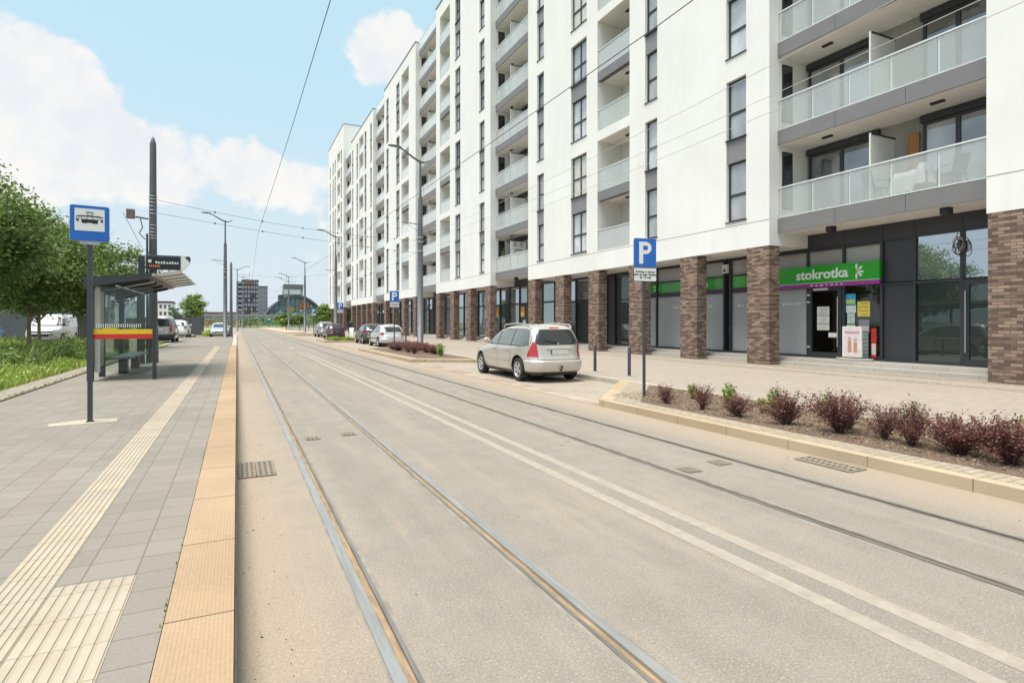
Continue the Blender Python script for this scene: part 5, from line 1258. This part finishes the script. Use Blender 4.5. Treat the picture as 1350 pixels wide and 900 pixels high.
tree('maple_tree', 'leafy tree seen through the shelter glass', (-10.6,43.0,PZ), 5.0, 2.1, 1.6, 120, 110, .14, LEAF, .09, 12)
# trees across the street, standing behind the camera line: the shop glass mirrors them
for i, (x, y, h) in enumerate(()):
    tree('maple_tree', 'leafy tree on the verge mirrored in the tall shop glazing', (x,y,PZ), h, 2.9, 2.2, 90, 60, .24, LEAF, .11, 20+i)
tree('round_tree', 'round bright green tree above the dark fence on the left', (-5.4,91,0), 5.5, 1.55, 2.0, 90, 70, .18, LEAF2, .09, 31, 'distant trees')
tree('grey_tree', 'small grey green tree left of the round bright tree', (-8.7,104,0), 4.2, 1.15, .6, 50, 50, .2, m_leaf('grey_leaf', (.10,.14,.10), (.2,.26,.18)), .1, 33, 'distant trees')
for i, (x, y, h, r, l) in enumerate(((9.3,128,3.6,1.9,'young green tree in front of the station hall, left of its middle'),(12.2,132,3.2,1.7,'small green tree in front of the right half of the station hall'),(15.2,118,5.2,2.2,'green tree beside the far parking sign'),(18.5,134,5.5,2.6,'green tree at the far end of the white building'))):
    tree('street_tree', l, (x,y,0), h, r, 1.1, 60, 46, .34, LEAF2, .09, 41+i, 'distant trees')

# wild grass verge
def blades(name, n, xr_, yr_, hfun, mat, seed, base_z, wid=.02, dens=None):
    g = np.random.default_rng(seed); x = g.uniform(*xr_, n); y = yr_[0]+(yr_[1]-yr_[0])*g.random(n)**1.25
    if dens is not None:
        k = g.random(n) < dens(x, y); x, y = x[k], y[k]; n = len(x)
    h = hfun(x, y)*g.uniform(.5,1.25,n); a = g.uniform(0,2*math.pi,n); l = g.normal(0,.32,(n,2))*h[:,None]
    w = wid*(1+y/22)*g.uniform(.6,1.5,n)
    dx, dy = np.cos(a)*w, np.sin(a)*w
    V = np.zeros((n,5,3)); 
    V[:,0] = np.stack([x-dx,y-dy,np.full(n,base_z)],1); V[:,1] = np.stack([x+dx,y+dy,np.full(n,base_z)],1)
    V[:,2] = np.stack([x+dx*.7+l[:,0]*.4,y+dy*.7+l[:,1]*.4,base_z+h*.6],1); V[:,3] = np.stack([x-dx*.7+l[:,0]*.4,y-dy*.7+l[:,1]*.4,base_z+h*.6],1)
    V[:,4] = np.stack([x+l[:,0],y+l[:,1],base_z+h],1)
    F = []; idx = np.arange(n)*5
    q = np.stack([idx,idx+1,idx+2,idx+3],1); t = np.stack([idx+3,idx+2,idx+4],1)
    me = bpy.data.meshes.new(name); me.vertices.add(5*n); me.vertices.foreach_set('co', V.ravel())
    lv = np.concatenate([q,t],1).ravel(); me.loops.add(7*n); me.loops.foreach_set('vertex_index', lv.astype(np.int32))
    me.polygons.add(2*n); st = np.stack([np.arange(n)*7, np.arange(n)*7+4],1).ravel(); me.polygons.foreach_set('loop_start', st.astype(np.int32))
    me.update(); me.validate()
    at = me.attributes.new('tone','FLOAT','FACE'); at.data.foreach_set('value', np.repeat(g.random(n)**2*.8,2).astype(np.float32))
    me.materials.append(mat); o = link(name, me); return tag(o, None, None, kind='stuff')
GRASS = m_leaf('wild_grass', (.17,.25,.04), (.32,.37,.085), .4, .35); GRASSD = m_leaf('rank_grass', (.09,.135,.04), (.17,.21,.06), .35, .5)
hf = lambda x, y: .16+.30*np.clip(np.sin(x*.9+np.sin(y*.5)*2)*.5+.5,0,1)*np.clip((-4.6-x)/1.6,.0,1)+.06*np.sin(y*1.7+x)
blades('wild_grass', 95000, (-17,-4.26), (7,43.5), hf, GRASS, 3, PZ, .011)
blades('tall_weeds', 16000, (-15,-5.2), (10,43.5), lambda x,y: .42+.22*np.sin(x*1.3+y*.4), GRASSD, 5, PZ, .018, lambda x,y: np.clip(np.sin(x*.8+y*.55)*.8+.2,0,1))
blades('roadside_grass', 9000, (-3.5,-1.3), (77,125), lambda x,y: .5+0*x, GRASS, 6, -.02, .03)
blades('sett_joint_grass', 500, (-3.77,-3.70), (6,40), lambda x,y: .05+0*x, GRASSD, 9, PZ+.02, .005)
blades('kerb_joint_grass', 260, (-.312,-.298), (2.6,14), lambda x,y: .018+0*x, GRASSD, 10, PZ, .003, lambda x,y: np.clip(np.sin(y*2.1)*1.2,0,1))
# broad weed leaves between the blades
rng = np.random.default_rng(15); n_ = 42000; yy_ = 8+35*rng.random(n_)**1.2; xx_ = -4.5-11*rng.random(n_)**1.1
hh_ = hf(xx_, yy_)*rng.random(n_)**.7*1.05; me = leaf_mesh('meadow_leaves', np.stack([xx_,yy_,PZ+.02+hh_],1), .07, m_leaf('meadow_leaf', (.15,.25,.045), (.30,.40,.095), .4, .6), .7, .5)
tag(link('meadow_leaves', me), None, None, kind='stuff')
# weed bushes on the verge
WEED = m_leaf('weed_leaf', (.11,.175,.05), (.21,.28,.08), .35, 1.)
for i, (x, y, s) in enumerate(((-5.6,19.5,.55),(-6.6,17.0,.5),(-5.3,24.5,.6),(-7.2,21.5,.6),(-6.2,28.5,.65),(-8.1,25.,.6),(-5.2,33.,.6),(-9.6,24.,.6))):
    rng = np.random.default_rng(60+i); c = rng.normal(size=(26,3))*np.array([.42,.42,.22])*s*1.3+np.array([0,0,s*.55])
    p = np.concatenate([q+rng.normal(size=(46,3))*.10 for q in c]); p = p[p[:,2] > .02]
    t = T('weed_bush', 'green weed bush in the wild grass of the left verge', 'weed', (x,y,PZ), 'weed bushes on the verge')
    link('foliage', leaf_mesh('foliage', p, .085, WEED, .6, .5), t)
    st_ = MB()
    for q in c[::3]: st_.tube([(q[0]*.2,q[1]*.2,0),(q[0]*.7,q[1]*.7,max(.05,q[2]*.7)),tuple(q)], [.008,.006,.003], 5)
    link('stems', st_.mesh('stems', GRASSD), t)
# berberis shrubs
BERB = m_leaf('berberis_leaf', (.085,.032,.032), (.20,.09,.075), .3, 5.); TWIG = pm('berberis_twig', (.10,.05,.04), .9)
def shrub_proto(seed, n, h, w, mat, leaf, twig, dense):
    g = np.random.default_rng(seed); rnd = random.Random(seed); st = MB(); pts = []
    for i in range(n):
        a = rnd.uniform(0,2*math.pi); e = rnd.uniform(.15,1.); r_ = w*e*rnd.uniform(.5,1.1); hh = h*rnd.uniform(.5,1.1)*(1-.25*e)
        p0 = Vector((rnd.uniform(-.04,.04),rnd.uniform(-.04,.04),0)); p1 = Vector((math.cos(a)*r_*.5,math.sin(a)*r_*.5,hh*.6)); p2 = Vector((math.cos(a)*r_,math.sin(a)*r_,hh))
        st.tube([p0,p1,p2], [.006,.004,.0018], 4)
        for k in range(dense):
            u = rnd.uniform(.3,1.04); q = p0*(1-u)**2+p1*2*u*(1-u)+p2*u*u
            pts.append(np.array(q)+g.normal(size=3)*np.array([.028,.028,.022]))
    global rng
    rng = g
    return st.mesh('stems', twig), leaf_mesh('foliage', np.array(pts), leaf, mat, .8, .6)
SP = [shrub_proto(70+i, (58,40,80)[i], (.50,.52,.52)[i], (.44,.36,.52)[i], BERB, .0225, TWIG, (84,66,84)[i]) for i in range(3)]
bpos = [(6.95,8.15,.78,1,'smallest purple berberis nearest the blue parking sign post'),(7.0,7.3,.85,1,'slim purple berberis, second from the parking sign'),(6.95,6.5,.92,0,'purple berberis third from the parking sign'),(7.05,5.72,.98,0,'purple berberis fourth from the parking sign'),
        (7.15,4.98,.98,2,'tallest dense purple berberis in the middle of the near bed'),(7.25,4.46,.86,1,'thin twiggy purple berberis in the near bed'),(7.2,4.12,.98,0,'wide purple berberis before the ochre notch in the kerb'),(7.2,3.62,1.02,2,'purple berberis second from the right edge of the picture'),(7.15,3.12,1.05,2,'purple berberis at the right edge of the picture')]
first = None
for x, y, s, k, l in bpos:
    t = T('purple_shrub', l, 'shrub', (x,y,SW), 'purple shrubs in the near bed'); link('stems', SP[k][0], t); link('foliage', SP[k][1], t)
    s *= .92; t.scale = (s*random.uniform(.8,1.2),s*random.uniform(.8,1.2),s*random.uniform(.9,1.25)); t.rotation_euler = (0,0,random.random()*6)
for i, (x, y, s) in enumerate(((7.6,30.6,.9),(8.3,30.2,.95),(7.5,29.2,1.0),(8.4,28.6,1.),(7.6,27.7,.95),(8.3,26.9,1.),(8.6,31.4,1.),(7.5,26.3,.95),(8.9-.4,29.4,1.),(8.2,25.4,.9))):
    t = T('purple_shrub', 'red purple berberis in the far bed around the foot of the nearest street lamp', 'shrub', (x,y,SW), 'red shrubs in the far bed'); link('stems', SP[i%3][0], t); link('foliage', SP[i%3][1], t); t.scale = (s*1.5,s*1.5,s*.95)
GRS = m_leaf('fresh_shrub_leaf', (.13,.22,.04), (.26,.38,.08), .35, 4.); YGR = m_leaf('yellow_green_leaf', (.2,.2,.04), (.36,.36,.10), .3, 4)
GP = [shrub_proto(90+i, 16, .42, .22, (GRS,YGR)[i], .045, TWIG, 34) for i in range(2)]
for x, y, s, k, l in ((7.8,8.4,.7,1,'low yellow green shrub just behind the parking sign post'),(7.9,7.6,.9,0,'fresh green shrub behind the second purple berberis'),(8.2,6.9,.8,0,'fresh green shrub in the gap after the third purple berberis'),(8.2,5.9,.85,0,'fresh green shrub behind the fourth purple berberis'),(7.9,5.4,.8,1,'yellow green shrub left of the tallest berberis'),
        (7.95,4.5,.95,0,'bright green shrub behind the thin twiggy berberis'),(7.9,3.3,1.0,0,'green shrub behind the berberis at the right edge'),(7.6,3.95,.7,1,'yellow green shrub among the wide berberis'),(7.6,6.6,.6,1,'low yellow green shrub between the second and third purple berberis'),(7.5,5.1,.65,0,'small green shrub close behind the tallest berberis'),(7.6,3.5,.7,1,'yellow green shrub left of the green shrub at the right edge'),(8.0,23.9,1.3,0,'green shrub at the near end of the far bed'),(8.2,24.8,1.2,1,'yellow green shrub near the red shrubs of the far bed')):
    t = T('green_shrub', l, 'shrub', (x,y,SW), 'green shrubs in the beds'); link('stems', GP[k][0], t); link('foliage', GP[k][1], t); t.scale = (s,s,s); t.rotation_euler = (0,0,random.random()*6)
# dead leaves and twigs on the soil, grass island, crumbs on the road
def litter(name, n, box_, z, mat, size, seed, dens=None):
    global rng
    rng = np.random.default_rng(seed); p = np.stack([rng.uniform(box_[0],box_[1],n), rng.uniform(box_[2],box_[3],n), z+rng.uniform(0,.012,n)],1)
    me = leaf_mesh(name, p, size, mat, .15, .5); return tag(link(name, me), None, None, kind='stuff')
LIT = m_leaf('leaf_litter', (.13,.085,.06), (.26,.185,.13), .0, 8)
litter('leaf_litter', 9000, (6.75,8.8,1.5,9.6), SW+.014, LIT, .026, 5); litter('soil_weeds', 600, (6.8,8.8,1.5,9.8), SW+.02, GRS, .028, 6)
litter('gutter_litter', 170, (.02,.3,1.5,9), .006, pm('dark_litter', (.09,.065,.045), .9), .011, 8); litter('road_crumbs', 60, (.9,6,2,12), .006, pm('dark_crumb', (.12,.1,.08), .9), .015, 9)
blades('island_grass', 2600, (6.8,8.6), (47.6,52.0), lambda x,y: .16+.12*np.sin(x*5+y), GRASS, 12, SW+.01, .012)
vine = MB()
ivp = shrub_proto(120, 22, 1.7, .22, m_leaf('balcony_plant', (.10,.17,.03), (.22,.30,.07), .35, 4), .075, TWIG, 60)
t = T('balcony_plant', 'tall leafy plant standing on the lowest balcony beside the dark screen', 'plant', (17.25,37.6,FL)); link('stems', ivp[0], t); link('foliage', ivp[1], t)
ivp = shrub_proto(121, 14, .45, .4, MATS.get('x') or m_leaf('hanging_plant', (.10,.15,.04), (.2,.24,.08), .3, 4), .06, TWIG, 40)
t = T('balcony_plant', 'hanging greenery under the ceiling of the planted balcony', 'plant', (17.4,36.7,FL+1.95)); link('stems', ivp[0], t); link('foliage', ivp[1], t)
# twig lying in the gutter
q = MB(); q.tube([(.13,2.05,.012),(.16,2.2,.02),(.18,2.33,.05)], .004, 5); q.tube([(.16,2.2,.02),(.22,2.27,.03)], .003, 5); q.tube([(.14,2.1,.012),(.09,2.16,.02)], .003, 5)
tag(q.build('fallen_twig', TWIG), 'small dry twig lying in the gutter by the platform kerb', 'twig')

# ------------------------------------------------------------------ far end of the street
def block(name, label, cat, loc, w, d, h, mat, rows, cols, wmat, roofm=None, gapz=.35, gapx=.35, z0_=1.):
    t = T(name, label, cat, loc); x, y, _ = loc
    MB().box(x-w/2,x+w/2,y,y+d,-.05,h).build('wall', mat, t)
    MB().box(x-w/2-.2,x+w/2+.2,y-.2,y+d+.2,h+.003,h+.5).build('roof', roofm or DG, t)
    dx, dz = w/cols, (h-z0_)/rows; 
    m = MB().box(-dx*(1-gapx)/2,dx*(1-gapx)/2,-.06,.05,-dz*(1-gapz)/2,dz*(1-gapz)/2).mesh('window', wmat)
    sx = MB().box(-dx*(1-gapx)/2-.05,dx*(1-gapx)/2+.05,-.12,.0,-dz*(1-gapz)/2-.14,-dz*(1-gapz)/2-.02).mesh('sill', ALU)
    for i in range(cols):
        for j in range(rows):
            if name == 'dark_tower' and (i*7+j*5+i*j) % 5 in (1,3) and j < 6: continue
            o = link('window', m, t); o.location = (-w/2+dx*(i+.5), -.01, z0_+dz*(j+.5)); 
    return t
def bx(px0, px1, d): # screen columns at optical depth d -> street x at that depth and street y (placement of distant buildings)
    out = []
    for px in (px0, px1):
        lat = (px-675)/760*d; out.append((d*SN+lat*CS, d*CS-lat*SN))
    return out
GREYW = pm('grey_cladding', (.32,.32,.33), .7, var=.1, scale=.3); DARKW = pm('dark_brick_cladding', (.060,.046,.056), .7, col2=(.10,.075,.09), scale=.4)
(a, ya), (b, yb) = bx(319, 341, 330)
dt = block('dark_tower', 'dark brown office tower with pale windows at the end of the street', 'building', ((a+b)/2,(ya+yb)/2,0), b-a, 14, 25.5, DARKW, 9, 6, pm('far_pale_window', (.30,.33,.38), .3, var=.4, scale=.2), z0_=3)
(c, yc), (d_, yd) = bx(311.5, 319, 332)
ft = MB()
for k in range(9): ft.box(c, a-.05, (ya+yb)/2-.5, (ya+yb)/2+8, 3+2.6*k, 3+2.6*k+.9)
ft.build('balcony_fins', pm('fin_grey', (.45,.45,.47), .6), dt); MB().box(c+.4,a-.05,(ya+yb)/2+.3,(ya+yb)/2+9,0,25).build('side_wing', DARKW, dt)
MB().box(a+1.5,b-2.2,(ya+yb)/2-.3,(ya+yb)/2-.21,23.2,24.6).build('rooftop_band', pm('copper_panel', (.22,.10,.06), .6), dt)
(a, ya), (b, yb) = bx(341, 353, 380)
block('grey_block', 'pale grey office block just right of the dark tower', 'building', ((a+b)/2,(ya+yb)/2,0), b-a, 14, 25, GREYW, 8, 4, pm('far_grey_window', (.22,.23,.25), .3), z0_=3)
(a, ya), (b, yb) = bx(372.5, 400, 470)
ob = T('office_block', 'stepped grey office block rising behind the arched station hall', 'building', ((a+b)/2,(ya+yb)/2,0))
ym = (ya+yb)/2
MB().box(a+.6,b,ym,ym+18,-.05,32.5).build('wall', GREYW, ob); MB().box(a-3,a+.59,ym-.4,ym+14,-.05,24).build('lower_wing', DARKW, ob)
MB().box(a+1,b-2,ym-.3,ym-.05,24.6,28.6).build('window_band', pm('pale_band', (.6,.63,.68), .3), ob); MB().box(a+.4,b+.2,ym-.5,ym-.06,28.8,32.6).build('attic_panel', pm('attic_grey', (.16,.16,.17), .7), ob)
# station hall: lens shaped glass gable under a curved roof
(a, ya), (b, yb) = bx(347, 432, 360)
hall = T('station_hall', 'station hall with a curved dark roof over a blue glazed gable', 'building', ((a+b)/2,(ya+yb)/2,0)); ym = (ya+yb)/2; cxh = (a+b)/2; hw = (b-a)/2
n = 24; prof = [(a+(b-a)*i/n, 3.0+15.2*math.sin(math.pi*(.06+.88*i/n))**.9*1.0-1.2) for i in range(n+1)]
prof = [(x, 4.2+13.0*(1-((x-cxh)/hw)**2)) for x, z in prof]
gl = MB()
for i in range(n): gl.quad((prof[i][0],ym,-.05),(prof[i+1][0],ym,-.05),(prof[i+1][0],ym,prof[i+1][1]),(prof[i][0],ym,prof[i][1]))
HALLG = pm('station_glass', (.10,.22,.30), .12, var=.5, scale=.16, col2=(.22,.42,.50), spec=.8)
gl.build('glass_gable', HALLG, hall)
rf = MB()
for i in range(n):
    (x0,z0_),(x1,z1_) = prof[i], prof[i+1]
    rf.add([(x0,ym-6,z0_),(x1,ym-6,z1_),(x1,ym+60,z1_),(x0,ym+60,z0_),(x0,ym-6,z0_+1.5),(x1,ym-6,z1_+1.5),(x1,ym+60,z1_+1.5),(x0,ym+60,z0_+1.5)], [(3,2,1,0),(4,5,6,7),(0,1,5,4),(2,3,7,6)])
rf.build('roof', pm('roof_grey', (.11,.11,.125), .6, .3), hall)
mu = MB()
for i in range(2, n-1, 2): mu.box(prof[i][0]-.12,prof[i][0]+.12,ym-.2,ym-.01,-.05,prof[i][1]-.05)
for z in (4.5,8.2,12): 
    xs_ = [p[0] for p in prof if p[1] > z+.3]; mu.box(min(xs_),max(xs_),ym-.19,ym-.02,z-.12,z+.12)
mu.build('mullions', DG, hall)
rr = random.Random(4); PC = [pm('pane_blue', (.08,.25,.55), .3), pm('pane_pale', (.6,.7,.75), .3), pm('pane_teal', (.10,.34,.42), .3)]
for i in range(26):
    x = cxh+rr.uniform(-.62,.62)*hw; z = rr.uniform(3.5,11.5); w_ = rr.uniform(.8,2.4); MB().box(x-w_/2,x+w_/2,ym-.32-.01*i/26,ym-.21,z,z+rr.uniform(.5,1.6)).build('coloured_pane', PC[i%3], hall)
fx = cxh-.17*hw
fe = MB()
for k in range(8):
    a_ = k*math.pi/4; fe.poly([(fx,ym-.5,9.6),(fx+1.9*math.cos(a_-.3),ym-.5,9.6+1.9*math.sin(a_-.3)),(fx+2.5*math.cos(a_),ym-.5,9.6+2.5*math.sin(a_)),(fx+1.9*math.cos(a_+.3),ym-.5,9.6+1.9*math.sin(a_+.3))], (0,.1,0))
fe.build('yellow_star', pm('star_yellow', (.78,.50,.04), .4), hall)
ee = MB()
for dx, dz in ((-6,-1.5),(-5.2,-3.8),(0,-4.8),(6.2,-.6),(5.4,.8)): ee.lathe([(.001,ym-.52),(1.0,ym-.52),(1.0,ym-.4)], (fx+dx,0,9.6+dz), 'y', 14)
ee.build('white_disc', SIGNW, hall)
# flyover, brick warehouse, white block, dark shed and fence
fo = T('flyover', 'grey concrete flyover crossing the end of the street', 'bridge', (4,235,0))
q = MB(); q.bar((-20,232,3.3),(60,238,3.3),10,.9); q.bar((-20,226.9,4.1),(60,232.9,4.1),.2,.8); q.build('deck', pm('bridge_concrete', (.30,.31,.33), .8, var=.15, scale=.3), fo)
for x in (-12,2,16,30,44): MB().cyl((x,234,-.05),(x,234,2.9),.8,n=12).build('pillar', MATS['bridge_concrete'], fo)
(a, ya), (b, yb) = bx(255, 312, 300)
block('brick_warehouse', 'long low red brick warehouse far left of the dark tower', 'building', ((a+b)/2,(ya+yb)/2,0), b-a+6, 10, 6.6, pm('far_red_brick', (.36,.15,.10), .8, var=.2, scale=.4), 1, 16, pm('far_window', (.42,.36,.34), .4), pm('far_roof', (.25,.2,.19), .8), .3, .4, 2)
(a, ya), (b, yb) = bx(203, 220.5, 160)
block('white_house', 'white block of flats with small dark windows seen beyond the people carrier', 'building', ((a+b)/2,(ya+yb)/2,0), b-a+2, 9, 7.0, STUC, 3, 5, WINDARK, None, .5, .5, 1.2)
sh2 = T('grey_shed', 'long dark grey shed behind the parked van on the left', 'building', (-19,60,0))
MB().box(-36,-10.5,60,66,-.05,4.2).build('wall', pm('shed_grey', (.11,.115,.125), .8, var=.15, scale=.6), sh2); MB().poly([(-36.3,59.7,4.203),(-10.2,59.7,4.203),(-10.2,59.7,4.4),(-36.3,59.7,4.4)],(0,6.5,.6)).build('roof', pm('shed_roof', (.18,.185,.2), .7), sh2)
MB().box(-12.5,-11.2,59.95,60.0,0,2.1).build('door', DG, sh2)
fn = T('dark_fence', 'dark slate panel fence running back from the white off-road car', 'fence', (-5,75,0))
q = MB()
for i in range(7): q.bar((-3.7-i*1.55,80+i*2.9,1.1),(-3.7-(i+1)*1.55+.03,80+(i+1)*2.9-.05,1.1),.06,2.2)
q.build('fence_panel', pm('fence_slate', (.035,.038,.05), .7, var=.15, scale=1), fn)
for i in range(8): MB().box(-3.75-i*1.55,-3.63-i*1.55,79.92+i*2.9,80.04+i*2.9,-.05,2.3).build('fence_post', DG, fn)
rng = np.random.default_rng(77)
p = np.concatenate([np.array([x, 205+rng.uniform(-4,4), 0])+rng.normal(size=(60,3))*np.array([1.6,1.6,1.0])+np.array([0,0,1.1]) for x in np.arange(-22,34,1.6)])
me = leaf_mesh('far_hedge', p, .5, m_leaf('hedge_leaf', (.10,.16,.04), (.2,.28,.08), .3, .3), .8, .7); tag(link('far_hedge', me), None, None, kind='stuff')
bd = T('departure_board', 'far amber departure board on two posts in front of the station hall', 'display', (11.3,113,0))
MB().box(10.3,12.3,113,113.3,4.0,5.2).build('housing', POST, bd)
MB().box(10.37,12.23,112.97,112.998,4.07,5.13).build('screen', pm('board_brown', (.09,.035,.012), .5), bd)
am = MB()
for j in range(3):
    for i in range(5): am.box(10.5+i*.34,10.5+i*.34+.22-(i%2)*.08,112.95,112.968,4.2+j*.35,4.2+j*.35+.18)
am.build('amber_text', MATS['amber_led'], bd)
for x in (10.5,12.1): MB().cyl((x,113.15,0),(x,113.15,4.0),.06,n=10).build('post', STEELPOST, bd)
# far tram stop on the right with its low kerb
struct('far_platform', MB().box(6.2,8.9,86,FAR,-.05,.16), pm('far_platform_slabs', (.46,.36,.25), .85, var=.12, scale=1.))
t = T('far_shelter', 'small glazed shelter under the far departure board', 'shelter', (10.6,121,0)); MB().box(9.6,12.2,120,121.6,2.5,2.62).build('roof', DG, t); MB().box(9.7,12.1,121.5,121.55,.2,2.5).build('back_pane', SHG, t)
for x in (9.7,12.1): MB().box(x-.05,x+.05,121.4,121.5,.1,2.5).build('post', DG, t)

# ------------------------------------------------------------------ pedestrian
def person(loc, rz):
    J = {'pelvis':(0,0,.93,.125),'waist':(0,0,1.08,.115),'chest':(0,.02,1.30,.135),'neck':(0,.02,1.48,.06),'head':(0,.035,1.60,.085),'crown':(0,.04,1.70,.07),
         'shl':(-.17,.02,1.40,.07),'ell':(-.24,-.03,1.13,.048),'hal':(-.22,.08,.90,.035),'shr':(.17,.02,1.40,.07),'elr':(.24,.0,1.13,.048),'har':(.23,-.06,.90,.035),
         'hil':(-.09,0,.88,.10),'knl':(-.1,.14,.50,.065),'anl':(-.1,.02,.09,.045),'tol':(-.1,.17,.04,.04),'hir':(.09,0,.88,.10),'knr':(.1,-.04,.49,.065),'anr':(.1,-.28,.13,.045),'tor':(.1,-.15,.04,.04)}
    E = [('pelvis','waist'),('waist','chest'),('chest','neck'),('neck','head'),('head','crown'),('chest','shl'),('shl','ell'),('ell','hal'),('chest','shr'),('shr','elr'),('elr','har'),('pelvis','hil'),('hil','knl'),('knl','anl'),('anl','tol'),('pelvis','hir'),('hir','knr'),('knr','anr'),('anr','tor')]
    ks = list(J); me = bpy.data.meshes.new('person'); me.from_pydata([J[k][:3] for k in ks], [(ks.index(a),ks.index(b)) for a,b in E], [])
    o = link('tmp', me); md = o.modifiers.new('s','SKIN'); o.modifiers.new('ss','SUBSURF').levels = 1
    for i, k in enumerate(ks): me.skin_vertices[0].data[i].radius = (J[k][3],)*2; me.skin_vertices[0].data[i].use_root = k == 'pelvis'
    bpy.context.view_layer.update(); m2 = bpy.data.meshes.new_from_object(o.evaluated_get(bpy.context.evaluated_depsgraph_get())); bpy.data.objects.remove(o)
    sk, ja, tr_, hr_ = pm('skin', (.50,.32,.24), .5), pm('navy_jacket', (.022,.026,.05), .8), pm('dark_trousers', (.03,.03,.035), .8), pm('dark_hair', (.03,.022,.018), .7)
    for m_ in (sk, ja, tr_, hr_): m2.materials.append(m_)
    for p in m2.polygons:
        c = p.center; p.use_smooth = True
        p.material_index = 3 if (c.z > 1.63 or (c.z > 1.55 and c.y < .02)) else 0 if c.z > 1.49 or (abs(c.x) > .17 and c.z < .95) else 1 if c.z > .90 else 2
    b = link('person', m2); tag(b, 'pedestrian in a dark navy jacket and dark trousers walking on the pavement', 'person'); place(b, loc, rz)
person((10.7,61.5,SW), R(20))
